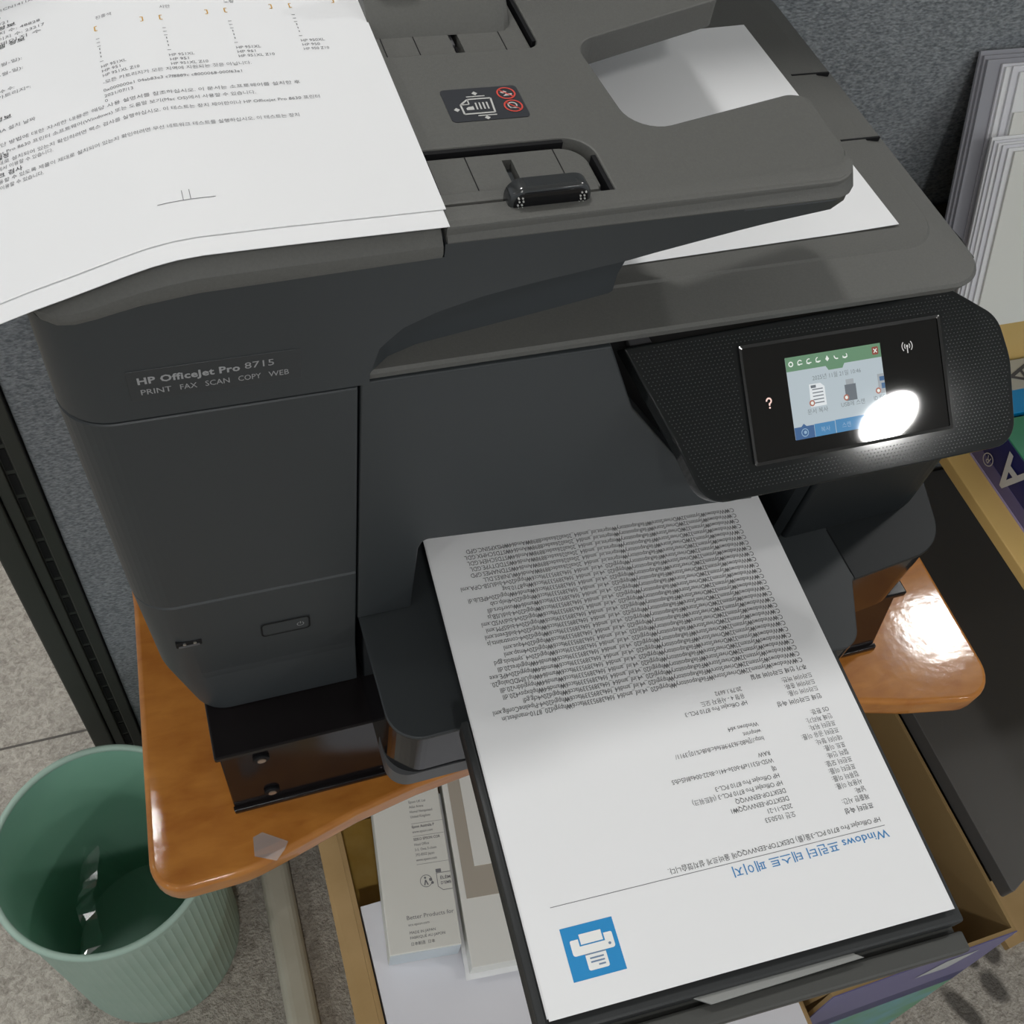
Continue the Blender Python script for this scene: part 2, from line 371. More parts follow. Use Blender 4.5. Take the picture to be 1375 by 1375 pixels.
# ceiling downlights
lamp_me = {}
for i, x in enumerate((-2.35, -0.28, 1.785)):
    for j, y in enumerate((-3.3, -1.216, 0.90, 3.0)):
        xx = x + (0.11 if (i == 2 and j == 2) else 0)
        col = ('left', 'middle', 'right')[i]; row = ('second row behind the camera', 'first row behind the camera', 'row above the partition', 'row beyond the partition')[j]
        t = thing('ceiling_downlight', (xx, y, ZC - 0.03), 'round white ceiling downlight, %s of its row, %s' % (col, row), 'downlight', 'round ceiling downlights')
        if not lamp_me:
            ringp = [[(0.113 * math.cos(a), 0.113 * math.sin(a), 0.03) , (0.113 * math.cos(a), 0.113 * math.sin(a), 0.0), (0.093 * math.cos(a), 0.093 * math.sin(a), 0.0), (0.093 * math.cos(a), 0.093 * math.sin(a), 0.03)] for a in [2 * math.pi * k / 40 for k in range(41)]]
            b = loft_bm(ringp, True, False); lamp_me['ring'] = new_mesh(b); lamp_me['ring'].materials.append(ceilm)
            b = bmesh.new(); bmesh.ops.create_circle(b, cap_ends=True, segments=40, radius=0.092); xform(b, Matrix.Translation((0, 0, 0.008)) @ Matrix.Rotation(math.pi, 4, 'X'))
            me = bpy.data.meshes.new('disc'); b.to_mesh(me); b.free(); me.materials.append(lampm); lamp_me['disc'] = me
        for nm, key in (('trim_ring', 'ring'), ('diffuser', 'disc')):
            o = bpy.data.objects.new(nm, lamp_me[key]); COL.objects.link(o); o.parent = t

# ================================================================== DESK
desk_poly = rpoly([(-0.1655, 0.52, 0.01), (-0.1660, 0.375, 0), (-0.1800, 0.160, 0.022), (-0.118, 0.1605, 0.10), (-0.086, 0.1685, 0), (-0.043, 0.1800, 0), (0.0, 0.1878, 0), (0.045, 0.1925, 0),
                   (0.12, 0.194, 0), (0.20, 0.190, 0), (0.27, 0.180, 0), (0.34, 0.1640, 0), (0.385, 0.151, 0.10), (0.462, 0.136, 0.028), (0.466, 0.30, 0), (0.455, 0.52, 0.01)], 8)
desk = thing('side_desk', (0.15, 0.34, ZF), 'varnished orange wooden side desk with a curved front edge under the printer', 'desk')
finish('desk_top', new_mesh(prism_bm(desk_poly, ZD - 0.026, ZD, 0.004, 0.008, 4)), woodm, desk, 40)
finish('desk_foot', new_mesh(box_bm(-0.124, 0.02, ZF, -0.086, 0.50, ZF + 0.03, 0.012, 4)), creamm, desk, 40, label='cream painted steel foot bar')
finish('desk_column', new_mesh(box_bm(-0.118, 0.39, ZF + 0.028, -0.092, 0.47, ZD - 0.026, 0.006)), creamm, desk, 40)
finish('desk_foot', new_mesh(box_bm(0.40, 0.32, ZF, 0.438, 0.50, ZF + 0.03, 0.012, 4)), creamm, desk, 40)
finish('desk_column', new_mesh(box_bm(0.406, 0.39, ZF + 0.028, 0.432, 0.47, ZD - 0.026, 0.006)), creamm, desk, 40)
# scrap of clear tape
finish('tape_scrap', new_mesh(prism_bm([(-0.1124, 0.1819), (-0.1062, 0.1837), (-0.0911, 0.1734), (-0.0941, 0.1690), (-0.1005, 0.1632), (-0.1136, 0.1696)], ZD, ZD + 0.0008)), clearm, None, 0, 'small torn scrap of clear tape stuck on the orange desk corner', 'tape')

# ================================================================== RISER
riser = thing('printer_riser', (0.12, 0.34, ZD), 'glossy black low riser stand between desk and printer', 'riser')
finish('riser_top', new_mesh(box_bm(-0.1245, 0.1995, -0.1055, 0.358, 0.50, -0.1, 0.0012)), riserblack, riser, 40)
finish('riser_front', new_mesh(front_prism([(-0.1205, ZD), (0.378, ZD), (0.354, -0.1055), (-0.1220, -0.1055)], 0.2035, 0.215, 0.001)), riserblack, riser, 40)
finish('bottom_moulding', new_mesh(front_prism([(-0.1208, ZD), (0.379, ZD), (0.3775, ZD + 0.006), (-0.1210, ZD + 0.006)], 0.2000, 0.2036, 0.0015)), riserblack, riser, 40)
for xa, xb in ((-0.1220, -0.1105), (0.345, 0.356)):
    finish('riser_side', new_mesh(box_bm(xa, 0.215, ZD, xb, 0.50, -0.1055, 0.001)), riserblack, riser, 40)
for x, z in ((-0.0981, -0.1215), (-0.0950, -0.1790)):
    s = finish('screw_cap', new_mesh(cyl_bm((x, 0.2025, z), 0.0050, 0.003, 20, 'y', bev=0.0008)), black, riser, 40)
    finish('screw_head', new_mesh(cyl_bm((x, 0.2008, z), 0.0026, 0.001, 12, 'y')), mat('worn_brass', (0.42, 0.33, 0.26), 0.45, metal=0.6), s, 40)

# ================================================================== PRINTER
pr = thing('office_printer', (0.10, 0.37, -0.10), 'large charcoal all-in-one office printer with touch screen and document feeder', 'printer')
YF = 0.235; YB = 0.50
def left_ring(z, xl, yf, xr=-0.0325, r=0.021):
    return [(p[0], p[1], z) for p in rpoly([(xl, yf, r), (xr, yf, 0.0008), (xr, YB, 0.0), (xl, YB, 0.012)], 10)]
finish('cartridge_door', new_mesh(loft_bm([left_ring(0.0195, -0.1452, YF + 0.001), left_ring(0.0205, -0.1462, YF), left_ring(0.1660, -0.1502, YF), left_ring(0.1666, -0.1496, YF + 0.0006)])), charcoal, pr, 30)
finish('door_gap', new_mesh(loft_bm([left_ring(0.1660, -0.1482, YF + 0.0018), left_ring(0.1700, -0.1482, YF + 0.0018)])), black, pr, 30)
finish('door_gap', new_mesh(loft_bm([left_ring(0.0160, -0.1440, YF + 0.0018), left_ring(0.0220, -0.1440, YF + 0.0018)])), black, pr, 30)
finish('front_base', new_mesh(loft_bm([left_ring(-0.100, -0.1295, YF - 0.0036), left_ring(-0.0985, -0.1305, YF - 0.0052), left_ring(-0.064, -0.1412, YF - 0.0004), left_ring(-0.058, -0.1424, YF), left_ring(0.0180, -0.1460, YF), left_ring(0.0190, -0.1450, YF + 0.001)])), charcoal, pr, 30)
# power button
pb = finish('power_button', new_mesh(front_prism(rect(-0.0850, -0.0285, -0.0592, -0.0163, 0.0022), YF - 0.0005, YF + 0.002, 0.0004)), charcoal, pr, 40)
p = Print(); outl = rect(-0.0857, -0.0292, -0.0585, -0.0156, 0.0027)
inn = rect(-0.0848, -0.0283, -0.0594, -0.0165, 0.0021); n = len(outl)
p.add([tuple(v) for v in outl] + [tuple(v) for v in inn], [(k, (k + 1) % n, n + (k + 1) % n, n + k) for k in range(n)], frontp(YF - 0.0007)); p.build('button_groove', black, pb)
p = Print(); p.ring((-0.0640, -0.0224), 0.0018, 0.00045, frontp(YF - 0.0008), 20, 115, 425); p.line((-0.0640, -0.0222), (-0.0640, -0.0198), 0.00045, frontp(YF - 0.0008)); p.build('power_symbol', labelgrey, pb)
# usb host port
up = finish('usb_port', new_mesh(front_prism(rect(-0.1308, -0.0226, -0.1172, -0.0172, 0.0006), YF - 0.0004, YF + 0.004, 0.0002)), black, pr, 30)
finish('port_tongue', new_mesh(box_bm(-0.1295, YF - 0.0008, -0.0222, -0.1185, YF, -0.0206)), labeldim, up, 0)
for x in (-0.1262, -0.1208): finish('port_contact', new_mesh(cyl_bm((x, YF - 0.0006, -0.0186), 0.0009, 0.0012, 10, 'y')), steel, up, 40)
# centre door above the output slot
cd = rpoly([(-0.0312, 0.1678, 0.002), (-0.0312, -0.034, 0), (0.0005, -0.034, 0), (0.0015, 0.028, 0.004), (0.004, 0.0360, 0.004), (0.2105, 0.0100, 0), (0.2105, 0.020, 0.006), (0.160, 0.0500, 0.012), (0.1390, 0.0750, 0.03), (0.105, 0.1200, 0), (0.0838, 0.1668, 0.001)], 6)
finish('centre_door', new_mesh(front_prism(cd, YF + 0.0012, YF + 0.012, 0.0016)), charcoal, pr, 35)
finish('inner_chassis', new_mesh(join(box_bm(-0.031, 0.262, 0.050, 0.30, YB, 0.164), box_bm(-0.031, 0.302, -0.098, 0.262, YB, 0.05), box_bm(-0.031, 0.249, -0.034, -0.001, 0.302, 0.05))), black, pr, 0)
# glimpses of the mechanism in the gap beside the door
for k, (x, z, w) in enumerate(((0.1065, 0.138, 0.012), (0.111, 0.1275, 0.013), (0.116, 0.1175, 0.013), (0.120, 0.109, 0.012))):
    finish('carriage_rib', new_mesh(box_bm(x, 0.2515, z, x + w, 0.262, z + 0.0045, 0.001)), (labeldim, darkgrey, mat('brass_strip', (0.16, 0.13, 0.07), 0.4), darkgrey)[k], pr, 30)
# right housing below the control panel
rh = rpoly([(0.2455, 0.2285, 0.003), (0.368, 0.2320, 0.040), (0.368, YB, 0.01), (0.2455, YB, 0)], 10)
finish('right_housing', new_mesh(prism_bm(rh, -0.0345, 0.058, 0.002)), housingm, pr, 30)
finish('panel_support', new_mesh(prism_bm(rpoly([(0.2455, 0.258, 0.003), (0.298, 0.260, 0.012), (0.296, 0.49, 0.01), (0.2455, 0.49, 0)], 8), 0.0578, 0.1595, 0.002)), housingm, pr, 30)
finish('housing_gusset', new_mesh(prism_bm([(0.236, 0.232), (0.2415, 0.2285), (0.2425, 0.262), (0.236, 0.27)], -0.0345, 0.075)), housingm, pr, 0)
finish('side_shell', new_mesh(prism_bm(rpoly([(0.252, 0.256, 0.004), (0.300, 0.254, 0.016), (0.278, 0.49, 0.01), (0.252, 0.49, 0)], 6), 0.1500, 0.1675, 0.002)), glossblack, pr, 30)
# paper cassette
cas = rpoly([(-0.0308, 0.300, 0), (-0.0300, 0.1560, 0.024), (0.010, 0.1565, 0), (0.2575, 0.1465, 0.016), (0.277, 0.1900, 0.004), (0.350, 0.1985, 0.034), (0.372, 0.270, 0.004), (0.372, 0.49, 0), (-0.0308, 0.49, 0)], 10)
cass = finish('paper_cassette', new_mesh(prism_bm(cas, -0.0995, -0.0370, 0.0005)), glossblack, pr, 35)
finish('cassette_lip', new_mesh(prism_bm(rpoly([(-0.0304, 0.183, 0), (-0.0304, 0.1555, 0.0243), (0.030, 0.1557, 0), (0.030, 0.170, 0), (-0.020, 0.183, 0)], 10), -0.0996, -0.0845)), mat('grey_lip_plastic', (0.085, 0.088, 0.092), 0.4), pr, 35)
casl = [Vector((q.x, q.y)) for q in cas]
finish('cassette_deck', new_mesh(prism_bm(casl, -0.0370, -0.0350, 0.0008)), charcoal, pr, 35)
finish('shaded_deck_end', new_mesh(prism_bm(rpoly([(0.2784, 0.236, 0), (0.2784, 0.1896, 0.001), (0.3510, 0.1979, 0.034), (0.3728, 0.270, 0.004), (0.3728, 0.30, 0), (0.2784, 0.30, 0)], 10), -0.0374, -0.0346, 0.0005)), housingm, pr, 35)  # darker than the rest: the control panel's shadow put into its colour
finish('deck_seam', new_mesh(prism_bm([(0.2778, 0.228), (0.2785, 0.228), (0.2789, 0.1945), (0.2781, 0.1945)], -0.0351, -0.03485)), black, pr, 0)
# output tray, slightly skewed like the sheet on it
SK = Matrix.Translation((0.2096, -0.0096, 0)) @ Matrix.Rotation(math.atan2(-0.0102, 0.2096), 4, 'Z') @ Matrix.Translation((-0.21, 0, 0))   # local x 0..0.21 to the right, y 0..0.297 back
tray = finish('output_tray', new_mesh(xform(join(box_bm(-0.0052, -0.006, -0.0150, 0.2150, 0.146, -0.0040, 0.0015), box_bm(-0.0052, -0.002, -0.0150, -0.0012, 0.146, -0.0005, 0.001), box_bm(0.035, 0.145, -0.034, 0.2125, 0.29, -0.0040)), SK)), darkgrey, pr, 35)
fb = xform(join(box_bm(0.003, -0.0185, -0.0230, 0.2168, -0.0086, -0.0130, 0.0015), box_bm(-0.0052, -0.0190, -0.0240, 0.0035, -0.0030, -0.0120, 0.0015), box_bm(0.002, -0.0095, -0.0210, 0.2140, -0.0055, -0.0165)), SK)
finish('tray_end_bar', new_mesh(fb), bargrey, tray, 35)
st = prism_bm([(0.0600, -0.0004), (0.1450, -0.0004), (0.1580, -0.0090), (0.0770, -0.0104)], -0.0085, -0.0070, 0.0004)
finish('paper_stop', new_mesh(xform(st, SK)), stopgrey, tray, 35, label='folded pale grey paper stop flap')

# scanner lid
def lid_ring(z, f, r_, o=0.0):
    return [(q[0], q[1], z) for q in rpoly([(-0.1000, 0.2370 + f, 0.004), (0.2900 - r_, 0.2370 + f, 0.022), (0.2900 - r_ * 0.9, 0.515 - r_, 0.030), (-0.1000, 0.515 - r_, 0.004)], 10)]
lid = finish('scanner_lid', new_mesh(loft_bm([lid_ring(0.1685, 0.001, 0.0045), lid_ring(0.1690, 0.0, 0.003), lid_ring(0.1722, -0.0006, 0.0), lid_ring(0.1735, 0.0008, 0.0012), lid_ring(0.1758, 0.026, 0.0140), lid_ring(0.1767, 0.0272, 0.0150)])), graphite, pr, 25)
for y in (0.3475, 0.408):
    finish('lid_joint', new_mesh(box_bm(0.2600, y, 0.1745, 0.2850, y + 0.0012, 0.17695)), black, lid, 0)

# document feeder body: cross sections along x
CRE = [(-0.0274, 0.1745), (-0.0237, 0.1888), (-0.0145, 0.1985), (-0.0008, 0.2050), (0.0176, 0.2103), (0.0409, 0.2144), (0.0652, 0.2177), (0.0795, 0.2198), (0.1063, 0.2253), (0.1391, 0.2305), (0.1698, 0.2343), (0.19, 0.2365)]
LOW = [(-0.0274, 0.2355), (-0.0181, 0.2431), (-0.0043, 0.2478), (0.0321, 0.2526), (0.0660, 0.2570), (0.0896, 0.2604), (0.12, 0.265)]
SEAM = [(-0.150, 0.2262), (-0.1469, 0.2215), (-0.1402, 0.2208), (-0.1277, 0.2235), (-0.1117, 0.2275), (-0.0893, 0.2305), (-0.0642, 0.2312), (0.0, 0.2333), (0.2, 0.2345)]
SHEET = [(-0.30, 0.172), (-0.25, 0.1925), (-0.205, 0.2105), (-0.1558, 0.2290), (-0.1442, 0.2332), (-0.1325, 0.2369), (-0.1215, 0.2406), (-0.1130, 0.2435), (-0.1041, 0.2462), (-0.0960, 0.2479), (-0.0874, 0.2488), (-0.0589, 0.2492), (0.05, 0.2492)]
def yfront(x, r=0.021, xl=-0.150):
    d = x - xl
    return YF if d >= r else YF + r - math.sqrt(max(0.0, r * r - (r - d) ** 2))
xs = [-0.150, -0.1495, -0.148, -0.1455, -0.142, -0.138, -0.1335, -0.1285, -0.12, -0.105, -0.09, -0.07, -0.05, -0.035, -0.0276]
ys = [-0.0274, -0.0262, -0.0250, -0.0237, -0.021, -0.018, -0.0145, -0.010, -0.005, 0.0]
def feeder_section(x, back=YB):
    yf = yfront(x); zt = interp(x, SEAM)
    if x < -0.0275: zc, yl = 0.1760, yf
    else: zc, yl = interp(x, CRE), interp(x, LOW)
    if x > 0.0005 or back != YB: zt = 0.2395
    zl = 0.1682 if x < -0.0275 else 0.1745
    pts = [(back, zt), (yf, zt), (yf, zc)]
    d_, h_ = yl - yf, zc - zl
    for fy, fz in ((0.45, 0.03), (0.95, 0.14), (1.22, 0.36), (1.24, 0.60), (1.12, 0.84)): pts.append((yf + d_ * fy, zc - h_ * fz))
    pts += [(yl, zl), (back, zl)]
    return [(x, a, b) for a, b in pts]
adf = finish('feeder_body', new_mesh(loft_bm([feeder_section(x) for x in xs + ys])), charcoal, pr, 28)
leg_x = [0.0, 0.008, 0.0176, 0.03, 0.0409, 0.053, 0.0652, 0.0795, 0.090]
def leg_section(x, back=None):
    s = feeder_section(x, back or 0.274); return s
leg = [leg_section(x) for x in leg_x]
# the leg's right side sweeps back towards the output opening
zc_ = interp(0.0955, CRE)
tip = []
for x, y, z in leg_section(0.0955, 0.278):
    t_ = min(1.0, max(0.0, (z - 0.1745) / (zc_ - 0.1745)))
    tip.append((0.0915 + 0.0341 * t_ ** 1.5, y, z if z > 0.235 else 0.1745 + (z - 0.1745) * (interp(0.1256, CRE) - 0.1745) / (zc_ - 0.1745)))
finish('feeder_leg', new_mesh(loft_bm(leg + [tip])), charcoal, pr, 28)

# feeder cover (left, under the loose sheets)
cx = [-0.1515, -0.1505, -0.148, -0.144, -0.139, -0.133, -0.126, -0.118, -0.11, -0.10, -0.09, -0.07, -0.045, -0.02, -0.0010]
def cover_section(x):
    yf = yfront(max(x, -0.150)) - 0.0008; zs = interp(x, SEAM) + 0.0004; h = interp(x, SHEET)
    zt = min(0.2462, h - 0.0028); zt = max(zt, zs + 0.004)
    hh = zt - zs
    return [(x, a, b) for a, b in ((YB, zt), (yf + 0.018, zt), (yf + 0.009, zt - 0.08 * hh), (yf + 0.0035, zt - 0.28 * hh), (yf, zs + 0.45 * hh), (yf - 0.0006, zs + 0.2 * hh), (yf + 0.0002, zs), (YB, zs))]
finish('feeder_cover', new_mesh(loft_bm([cover_section(x) for x in cx])), graphite, pr, 30)

# feeder input tray: plate with an open notch, pockets cut in
TZ = 0.2460
tray_poly = rpoly([(0.0006, 0.2364, 0), (0.1815, 0.2378, 0.016), (0.1835, 0.2950, 0.006), (0.1745, 0.2975, 0.01), (0.0945, 0.2800, 0.0150), (0.0905, 0.3460, 0.0130), (0.1745, 0.3735, 0.006), (0.1800, 0.3900, 0.01), (0.1800, 0.47, 0.012), (0.0006, 0.47, 0),
                   (0.0006, 0.425, 0), (0.0735, 0.425, 0.006), (0.0735, 0.3445, 0.006), (0.0006, 0.3445, 0), (0.0006, 0.2815, 0), (0.0720, 0.2815, 0.0125), (0.0720, 0.2425, 0.002), (0.0006, 0.2425, 0)], 8)
fin = finish('feeder_tray', new_mesh(prism_bm(tray_poly, TZ - 0.0135, TZ, 0.0010, 0.0, 2)), graphite, pr, 30)
finish('pocket_pan', new_mesh(box_bm(0.0006, 0.238, TZ - 0.0135, 0.080, 0.290, TZ - 0.0090)), black, fin, 0)
finish('pocket_pan', new_mesh(box_bm(0.0006, 0.338, TZ - 0.0135, 0.080, 0.43, TZ - 0.0090)), black, fin, 0)
# front skirt of the tray: thin wall that tapers to the right
sk = []
for x in (0.1256, 0.1391, 0.155, 0.168, 0.176, 0.1805):
    yy = YF + (0.0 if x < 0.170 else (0.014 - math.sqrt(max(0, 0.014 ** 2 - (x - 0.168) ** 2))) + 0.001)
    zb = interp(x, CRE); zt = 0.2392
    sk.append([(x, yy + 0.0175, zt), (x, yy + 0.0006, zt), (x, yy, zt - 0.0008), (x, yy, zb), (x, yy + 0.003, zb - 0.0012), (x, yy + 0.0175, zb + 0.001)])
finish('tray_skirt', new_mesh(loft_bm(sk)), charcoal, fin, 30)
ch = []
for x in (0.0008, 0.06, 0.12, 0.165, 0.1705, 0.1755, 0.1795, 0.1812):
    yy = YF + (0.0 if x < 0.168 else (0.014 - math.sqrt(max(0, 0.014 ** 2 - (x - 0.168) ** 2))))
    ch.append([(x, yy + 0.012, 0.2463), (x, yy + 0.0062, 0.2464), (x, yy + 0.0045, 0.2459), (x, yy - 0.0004, 0.2402), (x, yy + 0.0002, 0.2390), (x, yy + 0.012, 0.2390)])
finish('tray_front_lip', new_mesh(loft_bm(ch)), graphite, fin, 30)
# pocket floors with slots and ribs
def pocket_floor(x0, y0, x1, y1, slots, r):
    me = new_mesh(prism_bm(rpoly([(x0, y0, 0), (x1, y0, 0.001), (x1, y1, r), (x0, y1, 0)], 8), TZ - 0.0084, TZ - 0.0020, 0.0008, 0, 2))
    return boolean(me, [box_bm(a, b, TZ - 0.0075, c_, d, TZ + 0.01) for a, b, c_, d in slots])
f1 = finish('front_pocket_floor', pocket_floor(0.0015, 0.2525, 0.0685, 0.2780, [(0.0335, 0.2565, 0.0375, 0.2735)], 0.011), graphite, fin, 30)
f2 = finish('rear_pocket_floor', pocket_floor(0.0015, 0.3448, 0.0705, 0.4240, [(0.0360, 0.3460, 0.0402, 0.372)], 0.004), graphite, fin, 30)
for fl, y0, y1, xx in ((f1, 0.2527, 0.2775, (0.0036, 0.0190, 0.0560)), (f2, 0.3450, 0.40, (0.0055, 0.0200, 0.0590))):
    for x in xx: finish('floor_joint', new_mesh(box_bm(x, y0, TZ - 0.0022, x + 0.0004, y1, TZ - 0.00185)), black, fl, 0)
finish('slot_liner', new_mesh(join(box_bm(0.0336, 0.2566, TZ - 0.0074, 0.0374, 0.2734, TZ - 0.0068))), black, f1, 0)
finish('slot_liner', new_mesh(join(box_bm(0.0361, 0.3461, TZ - 0.0074, 0.0401, 0.3719, TZ - 0.0068))), black, f2, 0)
finish('slot_runner', new_mesh(box_bm(0.0362, 0.3560, TZ - 0.0070, 0.0385, 0.3700, TZ - 0.0040, 0.0004)), labeldim, f2, 0)
finish('pocket_shade', new_mesh(box_bm(0.0008, 0.2795, TZ - 0.0090, 0.0615, 0.2817, TZ - 0.0008)), black, fin, 0)  # thin black strips paint the shade along the pocket walls
finish('pocket_shade', new_mesh(box_bm(0.0702, 0.2428, TZ - 0.0090, 0.0722, 0.2700, TZ - 0.0008)), black, fin, 0)
finish('pocket_shade', new_mesh(box_bm(0.0718, 0.3500, TZ - 0.0090, 0.0738, 0.4240, TZ - 0.0008)), black, fin, 0)
# front paper guide with a glossy finger tab
fg = finish('front_paper_guide', new_mesh(box_bm(0.0020, 0.2495, TZ - 0.0060, 0.0665, 0.2560, TZ - 0.0006, 0.001)), graphite, fin, 30)
tabp = rpoly([(0.0265, TZ - 0.008, 0), (0.0600, TZ - 0.008, 0), (0.0600, TZ + 0.0080, 0.0065), (0.0265, TZ + 0.0080, 0.0065)], 8)
finish('finger_tab', new_mesh(front_prism(tabp, 0.2430, 0.2500, 0.0016)), guidegloss, fg, 35)
tabi = rpoly([(0.0282, TZ - 0.008, 0), (0.0583, TZ - 0.008, 0), (0.0583, TZ + 0.0065, 0.005), (0.0282, TZ + 0.0065, 0.005)], 8)
finish('tab_inset', new_mesh(front_prism(tabi, 0.2426, 0.2433, 0.0003)), glossblack, fg, 35)
dots = []
for sx, x0 in ((1, 0.0297), (-1, 0.0568)):
    for k in range(5):
        for q in range(2): dots.append(cyl_bm((x0 + sx * (q * 0.0016 + 0.0004 * (k % 2)), 0.2424, TZ + 0.0046 - k * 0.0015), 0.00036, 0.0006, 8, 'y'))
finish('grip_dot_glints', new_mesh(join(*dots)), labelwhite, fg, 0, kind='stuff')  # pale colour stands for light glinting off the grip bumps
# rear paper guide
rg = [[(x, y, z) for y, z in ((0.3605 + o, TZ - 0.002), (0.3645 + o, TZ + 0.0035), (0.3750 + o, TZ + 0.0105), (0.3850 + o, TZ + 0.011), (0.3860 + o, TZ - 0.002))] for x, o in ((0.0010, 0), (0.056, 0), (0.0625, 0.0008), (0.0655, 0.0040), (0.0668, 0.009))]
g2 = finish('rear_paper_guide', new_mesh(loft_bm(rg)), graphite, fin, 30)
finish('guide_wall', new_mesh(box_bm(0.0010, 0.3815, TZ, 0.062, 0.3865, TZ + 0.030, 0.002)), darkgrey, g2, 30)
finish('finger_tab', new_mesh(front_prism(rpoly([(0.004, TZ + 0.008, 0.006), (0.0235, TZ + 0.008, 0.006), (0.0235, TZ + 0.028, 0.006), (0.004, TZ + 0.028, 0.006)], 8), 0.3772, 0.383, 0.001)), guidegloss, g2, 35)
# feeder instruction label
sl = finish('feeder_label', new_mesh(prism_bm(rect(0.0200, 0.2965, 0.0533, 0.3180, 0.002), TZ, TZ + 0.0003)), stickerm, fin, 0, label='dark label with grey page symbol and two red prohibition signs')
q = flat(TZ + 0.00042); p = Print(); w = 0.0008
pg = [(0.0262, 0.3010), (0.0392, 0.3010), (0.0400, 0.3105), (0.0300, 0.3105), (0.0262, 0.3072)]
for a, b in zip(pg, pg[1:] + pg[:1]): p.line(a, b, w, q)
p.line((0.0262, 0.3072), (0.0298, 0.3072), w * .7, q); p.line((0.0298, 0.3072), (0.0300, 0.3105), w * .7, q)
for k in range(4): p.line((0.0325 + 0.0016 * k, 0.3035), (0.0327 + 0.0016 * k, 0.3080), 0.0007, q)
p.poly([(0.0280, 0.3035), (0.0312, 0.3035), (0.0312, 0.3058), (0.0290, 0.3055), (0.0280, 0.3048)], q)
p.line((0.0300, 0.3122), (0.0380, 0.3122), 0.0006, q); p.line((0.0315, 0.2994), (0.0395, 0.2994), 0.0006, q)
for c_ in ((0.0342, 0.3142), (0.0350, 0.2978), (0.0238, 0.3042)):
    p.poly([(c_[0] - 0.0013, c_[1]), (c_[0], c_[1] - 0.0013), (c_[0] + 0.0013, c_[1]), (c_[0], c_[1] + 0.0013)], q)
p.poly([(0.0450, 0.3136), (0.0470, 0.3146), (0.0482, 0.3137), (0.0462, 0.3127)], q); p.poly([(0.0458, 0.3110), (0.0495, 0.3112), (0.0500, 0.3124), (0.0475, 0.3126)], q)
p.ring((0.0478, 0.3046), 0.0018, 0.0006, q, 16, -30, 260); p.line((0.0462, 0.3030), (0.0496, 0.3026), 0.0006, q)
p.build('label_symbols', labelwhite, sl)
p = Print(); q = flat(TZ + 0.0005)
for cc in ((0.0475, 0.3127), (0.0480, 0.3040)):
    p.ring(cc, 0.0037, 0.0007, q, 30); p.line((cc[0] - 0.0026, cc[1] + 0.0026), (cc[0] + 0.0026, cc[1] - 0.0026), 0.0006, q)
p.build('prohibition_rings', labelred, sl)
# name plate
npz = finish('name_plate', new_mesh(front_prism(rect(-0.1213, 0.1788, -0.0556, 0.1955, 0.0006), YF - 0.0003, YF + 0.001, 0.0002)), plate, adf, 0)
p = Print(); q = frontp(YF - 0.00045)
w1 = p.text('HP OfficeJet Pro', -0.1178, 0.1882, 0.0050, q, width=0.0385, bold=0.03); p.build('model_name', labelgrey, npz)
p = Print(); p.text('8715', -0.0776, 0.1886, 0.0050, q, width=0.0115); 
xw = -0.1174
for wd, x0, x1 in (('PRINT', -0.1174, -0.1058), ('FAX', -0.1028, -0.0962), ('SCAN', -0.0932, -0.0838), ('COPY', -0.0806, -0.0716), ('WEB', -0.0686, -0.0606)):
    p.text(wd, x0, 0.1822, 0.0042, q, width=x1 - x0)
p.build('function_words', labelgrey, npz)

# control panel (tilted)
TILT = R(38)
PM = Matrix.Translation((0.2, 0.195, 0.107)) @ Matrix.Rotation(TILT, 4, 'X') @ Matrix.Translation((-0.2, 0, 0))
out = rpoly([(0.0985, 0.0690, 0.001), (0.1080, 0.0460, 0.05), (0.1180, 0.0215, 0.05), (0.1300, -0.0128, 0.016), (0.2540, -0.0132, 0), (0.3160, -0.0128, 0.014), (0.3190, 0.0330, 0.04), (0.3140, 0.0560, 0.02), (0.2870, 0.0735, 0.006)], 8)
cp = bpy.data.objects.new('panel_pivot', None)
def panel_part(name, bm, m, parent, sm=35):
    me = new_mesh(bm); o = finish(name, me, m, None, sm, kind='x'); del o['kind']
    o.parent = parent
    return o
cpo = panel_part('control_panel', prism_bm(out, -0.010, 0.0, 0.0016, 0.003, 4), panelm, pr)
cpo.matrix_parent_inverse = pr.matrix_basis.inverted(); cpo.matrix_basis = PM
def on_panel(name, bm_or_me, m, sm=30):
    me = bm_or_me if isinstance(bm_or_me, bpy.types.Mesh) else new_mesh(bm_or_me)
    me.materials.append(m)
    if sm:
        smooth_mesh(me, sm)
    o = bpy.data.objects.new(name, me); COL.objects.link(o); o.parent = cpo; return o
def print_panel(name, pnt, m):
    me = bpy.data.meshes.new(name); me.from_pydata(pnt.v, [], pnt.f); me.update(); return on_panel(name, me, m, 0)
pd = []; pf = []
def inside(x, y, poly):
    c_ = False; j = len(poly) - 1
    for i in range(len(poly)):
        if (poly[i].y > y) != (poly[j].y > y) and x < (poly[j].x - poly[i].x) * (y - poly[i].y) / (poly[j].y - poly[i].y) + poly[i].x: c_ = not c_
        j = i
    return c_
cxp = sum(v_.x for v_ in out) / len(out); cyp = sum(v_.y for v_ in out) / len(out)
shr = [Vector((cxp + (v_.x - cxp) * 0.975, cyp + (v_.y - cyp) * 0.94)) for v_ in out]
